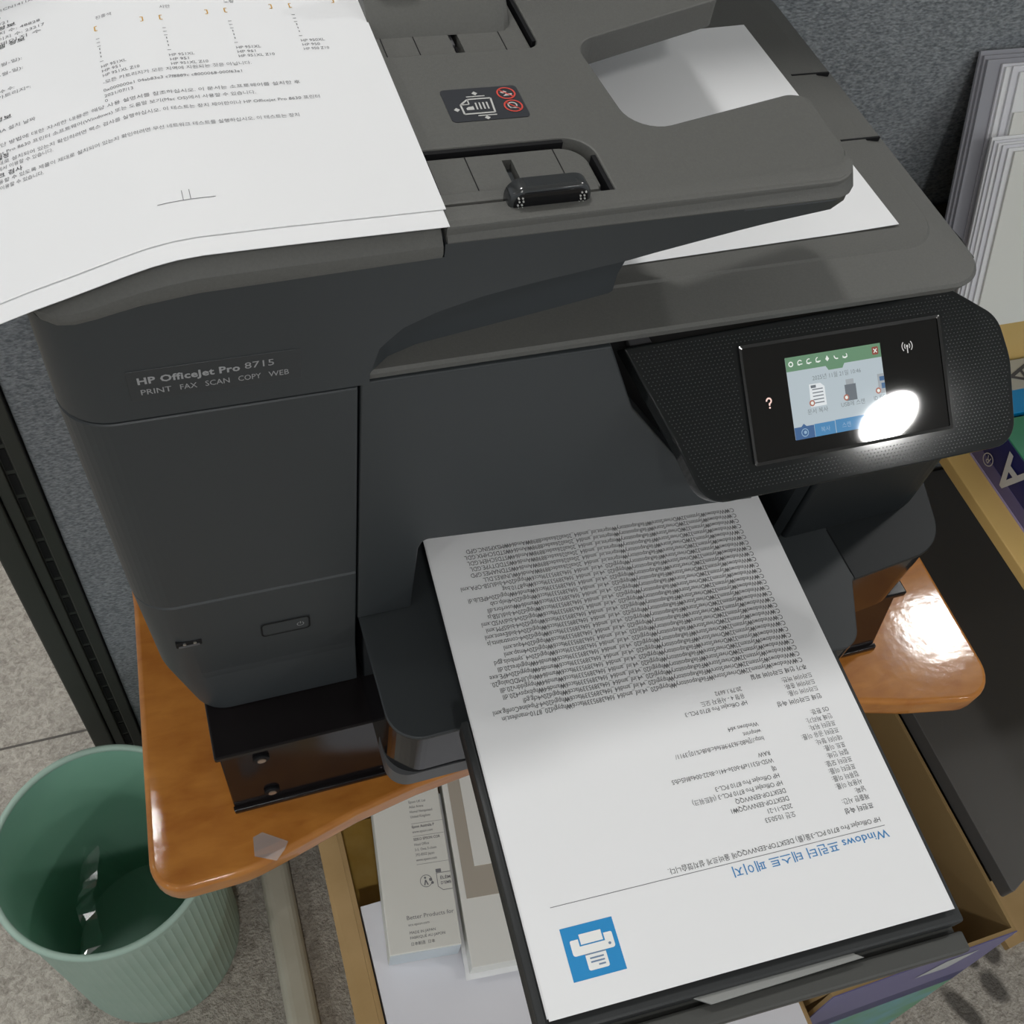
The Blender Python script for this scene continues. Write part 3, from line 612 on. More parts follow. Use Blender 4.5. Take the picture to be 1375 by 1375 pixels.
for i in range(110):
    for j in range(52):
        x = 0.0990 + 0.0022 * i + (0.0011 if j % 2 else 0); y = -0.0120 + 0.0018 * j
        if 0.1560 < x < 0.2785 and 0.0 < y < 0.0635: continue
        if not inside(x, y, shr): continue
        n0 = len(pd); r0 = 0.00046
        for k in range(6): pd.append((x + r0 * math.cos(k * math.pi / 3), y + r0 * 0.8 * math.sin(k * math.pi / 3), 0.0))
        for k in range(6): pd.append((x + r0 * 0.5 * math.cos(k * math.pi / 3), y + r0 * 0.4 * math.sin(k * math.pi / 3), 0.00030))
        for k in range(6): pf.append((n0 + k, n0 + (k + 1) % 6, n0 + 6 + (k + 1) % 6, n0 + 6 + k))
        pf.append(tuple(n0 + 6 + k for k in range(6)))
me = bpy.data.meshes.new('panel_dots'); me.from_pydata(pd, [], pf); me.update()
o_ = on_panel('panel_dots', me, mat('panel_dot_glint', (0.05, 0.053, 0.053), 0.22, spec=0.5), 60); o_['kind'] = 'stuff'  # bumps coloured lighter than the panel to paint in lamp glints
fr_o = rect(0.1582, 0.0018, 0.2764, 0.0616, 0.0012); fr_i = rect(0.1597, 0.0034, 0.2748, 0.0600, 0.0008)
ringz = [[(a.x, a.y, 0.0), (a.x, a.y, 0.0012), (b_.x, b_.y, 0.0010), (b_.x, b_.y, 0.0)] for a, b_ in zip(fr_o + fr_o[:1], fr_i + fr_i[:1])]
on_panel('display_frame', loft_bm(ringz, True, False), mat('gloss_frame_plastic', (0.02, 0.02, 0.02), 0.10, coat=0.5))
on_panel('display_glass', prism_bm(rect(0.1595, 0.0032, 0.2750, 0.0602, 0.0008), -0.001, 0.0005), mat('display_black_glass', (0.006, 0.0055, 0.005), 0.03, spec=0.5))
SZ = 0.00065
scr_bg = lcd('lcd_pale_blue', (0.60, 0.69, 0.74), 0.62)
p = Print(); p.poly(rect(0.1829, 0.0108, 0.2386, 0.0521, 0.0004), flat(SZ)); print_panel('screen', p, scr_bg)
p = Print(); p.poly([(0.1829, 0.0450), (0.2386, 0.0450), (0.2386, 0.0521), (0.1829, 0.0521)], flat(SZ + 0.0001)); p.poly([(0.2068, 0.0428), (0.2150, 0.0428), (0.2165, 0.0452), (0.2053, 0.0452)], flat(SZ + 0.0001)); print_panel('screen_header', p, lcd('lcd_green', (0.19, 0.36, 0.22), 0.6))
p = Print(); q = flat(SZ + 0.0002)
for k, x in enumerate((0.1858, 0.1910, 0.1962, 0.2015, 0.2068, 0.2120, 0.2172)):
    if k == 0: p.ring((x, 0.0486), 0.0011, 0.0006, q, 14)
    elif k == 4: p.poly([(x, 0.0502), (x - 0.0011, 0.0484), (x, 0.0472), (x + 0.0011, 0.0484)], q)
    elif k == 5: p.ring((x + .0004, 0.0492), 0.0014, 0.0006, q, 10, 170, 300)
    else:
        p.ring((x, 0.0487), 0.0012, 0.0005, q, 8, 30 * k, 30 * k + 230); p.line((x - 0.0014, 0.0478), (x + 0.0014, 0.0480), 0.0005, q)
print_panel('status_icons', p, lcd('lcd_white', (0.85, 0.9, 0.85), 0.75))
p = Print(); q = flat(SZ + 0.0002); p.poly(rect(0.2333, 0.0466, 0.2370, 0.0506, 0.0006), q); print_panel('cancel_key', p, lcd('lcd_red', (0.36, 0.10, 0.08), 0.6))
p = Print(); q = flat(SZ + 0.0003); p.line((0.2342, 0.0476), (0.2361, 0.0496), 0.0005, q); p.line((0.2342, 0.0496), (0.2361, 0.0476), 0.0005, q); print_panel('cancel_cross', p, MATS['lcd_white'])
grey_lcd = lcd('lcd_grey', (0.27, 0.31, 0.33), 0.6); q = flat(SZ + 0.0002)
p = Print(); p.text('2025년 11월 21일 10:46', 0.1968, 0.0390, 0.0030, q, width=0.0285)
p.text('문서 복사', 0.1915, 0.0226, 0.0030, q, width=0.0120); p.text('USB에 스캔', 0.2112, 0.0232, 0.0030, q, width=0.0142); p.text('ID 카드', 0.2308, 0.0236, 0.0030, q, width=0.0076)
print_panel('screen_text', p, grey_lcd)
p = Print()
p.poly([(0.1940, 0.0258), (0.2032, 0.0258), (0.2032, 0.0352), (0.2010, 0.0372), (0.1945, 0.0372)], q); print_panel('document_icon', p, lcd('lcd_paper', (0.82, 0.86, 0.88), 0.75))
p = Print(); q2 = flat(SZ + 0.0003)
for k in range(5): p.line((0.1958, 0.0276 + 0.0017 * k), (0.2020, 0.0276 + 0.0017 * k), 0.0005, q2)
p.poly([(0.1952, 0.0352), (0.1982, 0.0352), (0.1982, 0.0366), (0.1952, 0.0366)], q2)
p.poly([(0.2147, 0.0258), (0.2213, 0.0258), (0.2213, 0.0340), (0.2147, 0.0340)], q); print_panel('document_lines', p, lcd('lcd_mid_grey', (0.22, 0.25, 0.28), 0.55))
p = Print(); p.poly([(0.2157, 0.0340), (0.2203, 0.0340), (0.2203, 0.0366), (0.2157, 0.0366)], q); p.poly([(0.2355, 0.0266), (0.2385, 0.0266), (0.2385, 0.0366), (0.2345, 0.0366), (0.2345, 0.0300)], q); print_panel('usb_plug_icon', p, lcd('lcd_light_grey', (0.46, 0.50, 0.53), 0.62))
p = Print(); p.poly([(0.2356, 0.0330), (0.2384, 0.0330), (0.2384, 0.0352), (0.2356, 0.0352)], q2); p.poly([(0.2364, 0.0290), (0.2384, 0.0290), (0.2384, 0.0318), (0.2364, 0.0318)], q2); print_panel('card_icon', p, lcd('lcd_steel_blue', (0.10, 0.20, 0.38), 0.6))
p = Print()
for cc in ((0.1948, 0.0278), (0.2148, 0.0276), (0.2340, 0.0282)): p.disc(cc, 0.0016, flat(SZ + 0.0004), 16)
print_panel('shortcut_badges', p, lcd('lcd_badge_red', (0.55, 0.22, 0.16), 0.6))
p = Print()
for cc in ((0.1948, 0.0278), (0.2148, 0.0276), (0.2340, 0.0282)): p.disc(cc, 0.0009, flat(SZ + 0.0005), 12)
print_panel('badge_arrows', p, MATS['lcd_white'])
p = Print(); p.poly([(0.1829, 0.0108), (0.1942, 0.0108), (0.1942, 0.0170), (0.1900, 0.0170), (0.1885, 0.0184), (0.1870, 0.0170), (0.1829, 0.0170)], q); print_panel('home_tab', p, lcd('lcd_dark_blue', (0.08, 0.17, 0.36), 0.62))
p = Print(); p.poly([(0.1944, 0.0108), (0.2064, 0.0108), (0.2064, 0.0172), (0.1944, 0.0172)], q); p.poly([(0.2067, 0.0108), (0.2386, 0.0108), (0.2386, 0.0174), (0.2067, 0.0174)], q); print_panel('tab_bar', p, lcd('lcd_blue', (0.10, 0.30, 0.56), 0.65))
p = Print(); p.ring((0.1886, 0.0139), 0.0019, 0.0004, flat(SZ + .0003), 20); p.disc((0.1888, 0.0140), 0.0009, flat(SZ + .0003), 8); p.text('복사', 0.1978, 0.0128, 0.0030, flat(SZ + .0003)); p.text('스캔', 0.2102, 0.0130, 0.0030, flat(SZ + .0003)); print_panel('tab_words', p, lcd('lcd_tab_ink', (0.36, 0.55, 0.75), 0.6))
p = Print(); p.ring((0.1710, 0.0326), 0.0013, 0.0008, flat(0.0006), 16, -75, 185); p.line((0.1712, 0.0315), (0.1711, 0.0302), 0.0008, flat(0.0006)); p.disc((0.1711, 0.0292), 0.0005, flat(0.0006), 10); print_panel('help_key', p, mat('lit_key_peach', (0.3, 0.2, 0.18), 0.4, emit=((0.95, 0.66, 0.58), 0.8)))
p = Print(); cc = (0.2548, 0.0482)
for s in (0, 180):
    for r_ in (0.0016, 0.0031): p.ring(cc, r_, 0.0005, flat(0.0006), 10, s - 45, s + 45)
p.disc(cc, 0.0007, flat(0.0006), 10); p.line((cc[0], cc[1]), (cc[0], cc[1] - 0.0036), 0.0006, flat(0.0006)); print_panel('wireless_symbol', p, mat('lit_key_grey', (0.3, 0.3, 0.3), 0.4, emit=((0.62, 0.60, 0.58), 0.55)))

# ================================================================== PAPERS ON / IN THE PRINTER
def sheet_bm(x0, y0, x1, y1, z, nx=1, ny=1, fn=None, th=0.00025):
    b = bmesh.new(); V = {}
    for s in (0, 1):
        for i in range(nx + 1):
            for j in range(ny + 1):
                x = x0 + (x1 - x0) * i / nx; y = y0 + (y1 - y0) * j / ny
                zz = fn(x, y) if fn else z
                V[s, i, j] = b.verts.new((x, y, zz + (0 if s else -th)))
    for i in range(nx):
        for j in range(ny):
            for s in (0, 1): b.faces.new((V[s, i, j], V[s, i + 1, j], V[s, i + 1, j + 1], V[s, i, j + 1]))
    for i in range(nx):
        for j in (0, ny): b.faces.new((V[0, i, j], V[0, i + 1, j], V[1, i + 1, j], V[1, i, j]))
    for j in range(ny):
        for i in (0, nx): b.faces.new((V[0, i, j], V[0, i, j + 1], V[1, i, j + 1], V[1, i, j]))
    return b
# --- test page in the output tray
tpage = thing('printed_page', (0.11, 0.14, -0.004), 'white printed test page with a blue printer icon lying in the output tray', 'paper')
for k in range(1):
    finish('page_sheet', new_mesh(xform(sheet_bm(0, 0, 0.21, 0.297, 0.0), SK)), paper, tpage, 0)
finish('printed_page', new_mesh(xform(sheet_bm(-0.0006, 0.0012, 0.2086, 0.2985, -0.0008), SK)), paper, None, 0, 'white sheet just underneath the printed test page in the output tray', 'paper')
def pg_(u, v):        # page coordinates: u from its left margin, v = minus distance from its top edge
    w_ = SK @ Vector((0.21 - u, -v, 0.00012)); return (w_.x, w_.y, w_.z)
p = Print(); p.text('Windows 프린터 테스트 페이지', 0.0160, -0.0440, 0.0058, pg_, width=0.0872, bold=0.008); p.build('page_title', blueink, tpage)
p = Print(); p.line((0.016, -0.0460), (0.196, -0.0465), 0.0003, pg_); p.build('title_rule', greyink, tpage)
bodyink = Print(); S_ = 0.0035
bodyink.text('HP OfficeJet Pro 8710 PCL-3을(를) DESKTOP-EENVVQQ에 올바르게 설치했습니다.', 0.0168, -0.0506, S_, pg_, width=0.118)
rows = [('제출한 시간:', '오전 10:50:53'), ('날짜:', '2025-11-21'), ('사용자 이름:', 'DESKTOP-EENVVQQ₩1'), ('컴퓨터 이름:', 'DESKTOP-EENVVQQ'), ('프린터 이름:', 'HP OfficeJet Pro 8710 PCL-3 (네트워크)'),
        ('프린터 모델:', 'HP OfficeJet Pro 8710 PCL-3'), ('컬러 인쇄:', '예'), ('포트 이름:', 'WSD-f5311ef9-b03e-441c-8b22-004a8fd5cfb5'), ('데이터 형식:', 'RAW'), ('프린터 공유 이름:', ''), ('프린터 위치:', 'http://[fe80::f639:9ff:fe6c:8d8c%10]:3911/'), ('인쇄 처리기:', 'winprint'), ('OS 환경:', 'Windows x64')]
v = 0.0632
XS = 0.0031
for a, b_ in rows:
    bodyink.text(a, 0.0172, -v, S_, pg_, xs=XS)
    if b_: bodyink.text(b_, 0.0600, -v, S_, pg_, xs=XS)
    v += 0.00415
v = 0.1258
for a, b_ in (('드라이버 이름:', 'HP OfficeJet Pro 8710 PCL-3'), ('드라이버 종류:', '유형 4 - 사용자 모드'), ('드라이버 버전:', '20.79.1.6692')):
    bodyink.text(a, 0.0180, -v, S_, pg_, xs=XS); bodyink.text(b_, 0.0610, -v, S_, pg_, xs=XS); v += 0.0041
base1 = 'C:₩Windows₩System32₩DriverStore₩FileRepository₩hpygid20_v4.inf_amd64_fd4a3895339facc6₩'; base2 = 'C:₩Windows₩System32₩DriverStore₩FileRepository₩ntprint.inf_amd64_20ea026aadec8898₩Amd64₩'
tails = ['hpygid20_8710-manifest.in', 'hpgid20v4-PipelineConfig.xml', 'hpgid20v4cfg.gdl', 'amd64₩hpbxpsv420.dll', 'amd64₩hpygiddrv20.dll', 'amd64₩hpUIMDDialog20.', 'amd64₩hpygid20v4PE.exe', 'amd64₩hpgidres20.dll', 'hpgid20v4_symbols.gpd', 'hpgid20v4map.xml', 'hpgid20v4que.xml', 'hpgid20v4-constraints.js', 'hpgid20v4-bidiEvent.xml', 'hpgid20v4-bidiSPM.xml', 'hpgid20v4-bidiWSD.xml', 'hpgid20v4-bidiUSB.js', 'amd64₩userfors.dll', 'hpgid20v4help.cab', 'amd64₩hpgid20v4PELib.dl', 'hp8710.bag', 'hpgid20v4-bidiUSB-OPA.xml']
t2 = ['UNIRES.DLL', 'STDNAMES.GPD', 'STDDTYPE.GDL', 'STDSCHEM.GDL', 'STDSCHMX.GDL', 'MSXPSINC.GPD']
paths = [base1 + t for t in tails] + [base2 + t for t in t2]
psx = 0.1745 / text_width(paths[0]); v = 0.1438
for s in paths:
    bodyink.text(s, 0.0195, -v, 0.0041, pg_, xs=psx); v += 0.00397
bodyink.build('body_text', ink, tpage)
for t_, u_, v_ in (('프린터 속성', 0.0172, -0.0583), ('인쇄 드라이버 속성', 0.0180, -0.1210), ('추가 인쇄 드라이버 파일', 0.0190, -0.1392)):
    p = Print(); p.text(t_, u_, v_, 0.0034, pg_, bold=0.01); p.build('section_heading', ink, tpage)
# icon: blue square with white printer
def ic(a, b_):   # icon coordinates, read from the camera side: x right, y away
    w_ = SK @ Vector((0.0154 + a * 0.0258, 0.0126 + b_ * 0.0236, 0.00014)); return (w_.x, w_.y, w_.z)
def ic2(a, b_):
    w_ = ic(a, b_); return (w_[0], w_[1], w_[2] + 0.0001)
def ic3(a, b_):
    w_ = ic(a, b_); return (w_[0], w_[1], w_[2] + 0.0002)
p = Print(); p.poly([(0, 0), (1, 0), (1, 1), (0, 1)], ic); p.build('icon_square', iconblue, tpage)
p = Print()
p.poly([tuple(q_) for q_ in rpoly([(0.12, 0.44, 0.05), (0.92, 0.44, 0.05), (0.92, 0.74, 0.03), (0.76, 0.74, 0.0), (0.76, 0.60, 0), (0.28, 0.60, 0), (0.28, 0.74, 0), (0.12, 0.74, 0.03)], 4)], ic2)
p.poly([(0.31, 0.625), (0.73, 0.625), (0.73, 0.82), (0.31, 0.82)], ic2)
p.poly([tuple(q_) for q_ in rpoly([(0.33, 0.13, 0.04), (0.72, 0.13, 0.04), (0.72, 0.42, 0), (0.33, 0.42, 0)], 4)], ic2)
p.build('icon_printer', mat('icon_white', (0.82, 0.82, 0.80), 0.7), tpage)
p = Print()
for y_, a, b_ in ((0.345, 0.40, 0.66), (0.275, 0.40, 0.66), (0.205, 0.53, 0.66)): p.line((a, y_), (b_, y_), 0.03, ic3)
p.line((0.33, 0.425), (0.72, 0.425), 0.022, ic3); p.disc((0.83, 0.53), 0.027, ic3, 14)
p.build('icon_lines', mat('icon_slate', (0.16, 0.24, 0.36), 0.7), tpage)

# --- loose report pages draped over the feeder cover
def shz(dz): return lambda x, y: interp(x, SHEET) + dz
low = thing('report_page', (-0.10, 0.38, 0.23), 'lower white sheet draped over the feeder, its edge showing past the printed report', 'paper')
up_ = thing('report_page', (-0.10, 0.38, 0.235), 'white printed status report draped on top of the document feeder cover', 'paper')
finish('page_sheet', new_mesh(sheet_bm(-0.2095, 0.2335, 0.0005, 0.531, 0, 48, 2, shz(-0.0002))), paper, low, 60)
finish('page_sheet', new_mesh(sheet_bm(-0.2088, 0.2425, 0.0015, 0.5395, 0, 48, 2, shz(0.00032))), paper, up_, 60)
def sp(x, y): return (x, y, interp(x, SHEET) + 0.00046)
p = Print()
LN = [('-모든 카트리지가 모든 지역에 지원되는 것은 아닙니다.', -0.1094, 0.3398, -0.0519), ('0x000000e1 04ab83e3 c7f8889c c8000068-000f63e1', -0.1097, 0.3348, -0.0565), ('2021/07/13', -0.1097, 0.3312, -0.0986), ('0', -0.1098, 0.3282, -0.1086),
      ('장치의 진단 방법에 대한 자세한 내용은 해당 사용 설명서를 참조하십시오. 이 문서는 소프트웨어를 설치한 후', -0.1620, 0.3248, -0.0354),
      ('HP Officejet Pro 8630 프린터 소프트웨어(Windows) 또는 도움말 보기(Mac OS)에서 사용할 수 있습니다.', -0.1620, 0.3202, -0.0536),
      ('팩스가 제대로 설치되어 있는지 확인하려면 팩스 검사를 실행하십시오. 이 테스트는 장치 제어판이나 HP Officejet Pro 8630 프린터', -0.1620, 0.3145, -0.0297), ('소프트웨어에서 이용할 수 있습니다.', -0.1620, 0.3111, -0.1313),
      ('무선이 작동할 수 있도록 제품이 제대로 설치되어 있는지 확인하려면 무선 네트워크 테스트를 실행하십시오. 이 테스트는 장치', -0.1620, 0.3038, -0.0399), ('제어판에서 이용할 수 있습니다.', -0.1620, 0.3002, -0.1357),
      ('TDP1CN1411AR', -0.152, 0.4144, -0.1301), ('0', -0.147, 0.4090, -0.146), ('2025/11/21', -0.158, 0.4045, -0.143), ('흑백 용지 수: 48828', -0.158, 0.3975, -0.1300), ('컬러 페이지 수: 23217', -0.158, 0.3935, -0.1284), ('단면 페이지 수', -0.158, 0.3900, -0.1300), ('(년-월-일):', -0.153, 0.3755, -0.1390), ('(년-월-일):', -0.153, 0.3690, -0.1390), ('장착 횟수 수:', -0.157, 0.3580, -0.1431), ('설치된 카트리지*:', -0.160, 0.3545, -0.1368), ('PHA 설치 날짜', -0.1530, 0.3335, -0.1364)]
for s, x0, y, x1 in LN: p.text(s, x0, y, 0.0026, sp, width=x1 - x0)
for x, base, d in ((-0.1091, 0.3502, 'HP 951'), (-0.0828, 0.3490, 'HP 951'), (-0.0562, 0.3508, 'HP 951'), (-0.0295, 0.3530, 'HP 950')):
    p.text(d + 'XL', x, base, 0.0026, sp, width=0.0100); p.text(d, x, base - 0.0030, 0.0026, sp, width=0.0074); p.text(d + (' Z10' if d.endswith('0') else 'XL Z10'), x, base - 0.0060, 0.0026, sp, width=0.0105 if d.endswith('0') else 0.0145)
    for k in range(7):
        yy = base + 0.0200 - 0.0026 * k
        if k in (3, 4, 5): p.line((x + 0.0008, yy), (x + 0.0008, yy + 0.0012), 0.0004, sp)
        else: p.line((x, yy), (x + 0.0014, yy), 0.0003, sp)
for s, x, y in (('진홍색', -0.1081, 0.3838), ('시안', -0.0822, 0.3834), ('노랑', -0.0559, 0.3843)): p.text(s, x, y, 0.0026, sp, width=0.0022 * len(s))
p.line((-0.0983, 0.2622), (-0.0781, 0.2622), 0.0003, sp); p.line((-0.0893, 0.2622), (-0.0893, 0.2675), 0.00025, sp); p.line((-0.0867, 0.2622), (-0.0867, 0.2675), 0.00025, sp)
p.build('report_text', greyink, up_)
for s, x, y, x1 in (('설정', -0.1525, 0.3176, -0.1478), ('네트워크 검사', -0.161, 0.3072, -0.1431), ('스템 정보', -0.152, 0.3880, -0.1369), ('용지 정보', -0.158, 0.4010, -0.1400), ('보증 정보', -0.160, 0.3405, -0.1453)):
    p = Print(); p.text(s, x, y, 0.0030, sp, width=x1 - x, bold=0.012); p.build('report_heading', ink, up_)
p = Print()
for k, (x, y) in enumerate(((-0.1089, 0.3760), (-0.0897, 0.3752), (-0.0829, 0.3752), (-0.0635, 0.3770), (-0.0564, 0.3774), (-0.0367, 0.3785), (-0.0292, 0.3785), (-0.0098, 0.3805))):
    s = -1 if k % 2 else 1
    p.line((x, y), (x, y + 0.0030), 0.0005, sp); p.line((x, y), (x + s * 0.001, y), 0.0004, sp); p.line((x, y + 0.0030), (x + s * 0.001, y + 0.0030), 0.0004, sp)
p.build('ink_brackets', orangeink, up_)

# --- sheet on the scanner lid under the feeder tray
ls = thing('copied_sheet', (0.13, 0.37, 0.177), 'blank white sheet lying on the scanner lid under the feeder tray', 'paper')
lsm = Matrix.Translation((0.2560, 0.2785, 0)) @ Matrix.Rotation(R(1.2), 4, 'Z')
finish('page_sheet', new_mesh(xform(sheet_bm(-0.2540, 0, 0, 0.1800, 0.1776, 20, 2, lambda x, y: 0.1776 + 0.0006 * max(0, (x + 0.03)) / 0.03), lsm)), paper, ls, 60)
for y in (0.0595, 0.0680, 0.0905, 0.1000):
    p = Print(); p.line((-0.156, y), (-0.150, y), 0.0003, lambda x, y_: tuple(lsm @ Vector((x, y_, 0.1779)))); p.build('margin_tick', greyink, ls)

# ================================================================== WASTE BIN
BX, BY, BR = -0.2568, 0.3290, 0.1035
bn = thing('waste_bin', (BX, BY, ZF), 'pale green ribbed plastic waste bin on the carpet beside the desk', 'bin')
def ringb(r, z, ribs=0.0, N=160): return [(BX + (r + (ribs if (k % 2) else 0)) * math.cos(2 * math.pi * k / N), BY + (r + (ribs if (k % 2) else 0)) * math.sin(2 * math.pi * k / N), z) for k in range(N)]
ZR = -0.553
finish('bin_shell', new_mesh(loft_bm([ringb(0.0965, ZF), ringb(0.0985, ZF + 0.006), ringb(0.0980, ZF + 0.02, 0.0016), ringb(0.0990, ZR - 0.026, 0.0016), ringb(0.1005, ZR - 0.022), ringb(0.1010, ZR - 0.004)], True, False)), binrim, bn, 22)
finish('bin_lining', new_mesh(loft_bm([ringb(0.1002, ZR - 0.002), ringb(0.0975, ZR - 0.03), ringb(0.0945, ZF + 0.02), ringb(0.0915, ZF + 0.006), ringb(0.06, ZF + 0.006), ringb(0.001, ZF + 0.006)], True, False)), binm, bn, 40)
rr = []
for k in range(97):
    a = 2 * math.pi * k / 96
    rr.append([(BX + (0.1012 + 0.0034 * math.cos(t)) * math.cos(a), BY + (0.1012 + 0.0034 * math.cos(t)) * math.sin(a), ZR - 0.001 + 0.0036 * math.sin(t)) for t in [2 * math.pi * j / 10 for j in range(10)]])
finish('bin_rim', new_mesh(loft_bm(rr, True, False)), binrim, bn, 60)
# crumpled clear film inside the bin
fb_ = bmesh.new(); rnd = random.Random(11); G = [[None] * 7 for _ in range(15)]
for i in range(15):
    for j in range(7):
        t = i / 14; q_ = j / 6 - 0.5
        y = BY - 0.046 + t * 0.112; e_ = abs(j - 3) / 3.0
        x = BX - 0.056 + 0.010 * t + (0.005 if j < 3 else 0.013) * (j - 3) + 0.004 * math.sin(t * 8) + rnd.uniform(-1, 1) * 0.0012
        z = (ZF + 0.185 - 0.010 * math.cos(t * 9) if e_ < 0.4 else ZF + 0.185 - 0.172 * ((e_ - 0.3) / 0.7) ** 1.3) + rnd.uniform(-1, 1) * 0.0022
        z = max(z, ZF + 0.010)
        G[i][j] = fb_.verts.new((x, y, z))
for i in range(14):
    for j in range(6): fb_.faces.new((G[i][j], G[i + 1][j], G[i + 1][j + 1], G[i][j + 1]))
filmm = bpy.data.materials.new('crumpled_clear_film'); filmm.use_nodes = True; nt = filmm.node_tree; nt.nodes.remove(nt.nodes['Principled BSDF'])
tr_ = nt.nodes.new('ShaderNodeBsdfTransparent'); gl_ = nt.nodes.new('ShaderNodeBsdfGlossy'); gl_.inputs['Roughness'].default_value = 0.2; mx_ = nt.nodes.new('ShaderNodeMixShader'); mx_.inputs[0].default_value = 0.16
nt.links.new(tr_.outputs[0], mx_.inputs[1]); nt.links.new(gl_.outputs[0], mx_.inputs[2]); nt.links.new(mx_.outputs[0], nt.nodes['Material Output'].inputs[0])
finish('plastic_film', new_mesh(fb_), filmm, None, 0, 'crumpled clear plastic film lying inside the green bin', 'plastic film')

# ================================================================== CARTONS UNDER THE DESK
# kraft carton with open top, filled with paper
ka = thing('cardboard_carton', (0.16, 0.06, ZF), 'open brown kraft carton on the floor filled with white paper and boxes', 'carton')
AX0, AX1, AY0, AY1, AZ = -0.031, 0.372, -0.10, 0.325, -0.605
finish('carton_wall', new_mesh(box_bm(AX0 - 0.005, AY0, ZF, AX0, AY1, AZ)), kraft, ka, 0)
finish('carton_wall', new_mesh(box_bm(AX1, AY0, ZF, AX1 + 0.005, AY1, AZ)), kraft, ka, 0)
finish('carton_wall', new_mesh(box_bm(AX0, AY1 - 0.005, ZF, AX1, AY1, AZ)), kraft, ka, 0)
finish('carton_wall', new_mesh(box_bm(AX0, AY0, ZF, AX1, AY0 + 0.005, AZ)), kraft, ka, 0)
finish('carton_floor', new_mesh(box_bm(AX0, AY0 + 0.005, ZF, AX1, AY1 - 0.005, ZF + 0.005)), kraftin, ka, 0)
fl = bmesh.new()      # side flap folded down along the left wall
fv = [fl.verts.new(c_) for c_ in ((AX0 - 0.0052, AY0, AZ), (AX0 - 0.0052, AY1, AZ), (AX0 - 0.022, AY1 - 0.004, AZ - 0.006), (AX0 - 0.024, AY0 + 0.01, AZ - 0.010))]
fl.faces.new(fv); r_ = bmesh.ops.extrude_face_region(fl, geom=fl.faces[:]); 
for g in r_['geom']:
    if isinstance(g, bmesh.types.BMVert): g.co.x -= 0.003; g.co.z -= 0.001
finish('carton_flap', new_mesh(fl), kraft, ka, 0)
finish('carton_filling', new_mesh(box_bm(AX0 + 0.001, 0.222, -0.70, 0.06, AY1 - 0.006, -0.648, 0.001)), tapem, None, 0, 'flat brown tape-covered package at the back inside the kraft carton', 'package')
# stacked loose paper in the carton
def rsheet(x0, y0, x1, y1, z0, z1, a=0.0, m=paper, label='', name='paper_stack', cat='paper', px=None, bev=0.0, group=None):
    M = Matrix.Translation(((x0 + x1) / 2, (y0 + y1) / 2, 0)) @ Matrix.Rotation(R(a), 4, 'Z') @ Matrix.Translation((-(x0 + x1) / 2, -(y0 + y1) / 2, 0))
    return finish(name, new_mesh(xform(box_bm(x0, y0, z0, x1, y1, z1, bev), M)), m, None, 0, label, cat, group), M
rsheet(AX0 + 0.002, -0.092, 0.180, 0.2175, -0.90, -0.600, 0, lilacpaper, 'tall stack of white office paper filling the kraft carton beneath the ink box')
rsheet(0.150 + 0.036, -0.085, 0.366, 0.2125, -0.90, -0.5900, 0, lilacpaper, 'stack of white paper standing highest at the right in the kraft carton')
# ink cartridge carton
ib = thing('ink_carton', (0.025, 0.21, -0.600), 'white ink carton with fine print lying on the paper in the kraft carton', 'carton')
IM = Matrix.Translation((-0.0160, 0.1560, 0)) @ Matrix.Rotation(R(-7.0), 4, 'Z')
finish('carton_body', new_mesh(xform(box_bm(0, 0, -0.599, 0.070, 0.175, -0.560, 0.0012), IM)), whitecard, ib, 40)
finish('end_flap', new_mesh(xform(box_bm(0.0008, -0.0006, -0.598, 0.0692, 0.0, -0.5612), IM)), bluewhite, ib, 0)
def im(x, y): w_ = IM @ Vector((x, y, -0.5598)); return tuple(w_)
p = Print()
p.text('Better Products for', 0.0205, 0.0300, 0.0056, im, width=0.0465)
p.text('eco.epson.com', 0.0215, 0.0240, 0.0034, im)
p.text('MADE IN JAPAN', 0.0215, 0.0165, 0.0036, im); p.text('FABRIQUÉ AU JAPON', 0.0215, 0.0118, 0.0036, im); p.text('日本制造  日本', 0.0215, 0.0060, 0.0036, im)
for k, s in enumerate(('SEIKO EPSON COR', 'Head Office', '3-5, Owa 3-chom', '392-8502 Japan', 'www.epson.com')): p.text(s, 0.0375, 0.1050 - 0.0052 * k, 0.0038, im, xs=0.0031, bold=0.02 if k == 0 else 0)
for k, s in enumerate(('Epson Australia P', 'www.epson.com')): p.text(s, 0.0375, 0.1180 - 0.0052 * k, 0.0038, im, xs=0.0031, bold=0.02 if k == 0 else 0)
for k, s in enumerate(('Epson UK Ltd', 'Atlas Arena', 'Hemel Hempstead', 'United Kingdom')): p.text(s, 0.0375, 0.1440 - 0.0052 * k, 0.0038, im, xs=0.0031)
for y in (0.0810, 0.1095, 0.1225): p.line((0.0375, y), (0.0695, y), 0.0003, im)
p.ring((0.0445, 0.0640), 0.0058, 0.0006, im, 24); p.line((0.0425, 0.0600), (0.0440, 0.0650), 0.0012, im); p.line((0.0460, 0.0600), (0.0440, 0.0650), 0.0012, im); p.disc((0.0438, 0.0672), 0.0011, im, 10); p.disc((0.0490, 0.0648), 0.0016, im, 8); p.disc((0.0505, 0.0615), 0.0014, im, 8)
bx_ = [(0.0555, 0.0700), (0.0555, 0.0570), (0.0600, 0.0530), (0.0695, 0.0530)]
for a, b_ in zip(bx_, bx_[1:]): p.line(a, b_, 0.0006, im)
p.line((0.0555, 0.0700), (0.0695, 0.0700), 0.0006, im); p.poly([(0.0552, 0.0705), (0.0605, 0.0705), (0.0605, 0.0740), (0.0552, 0.0740)], im)
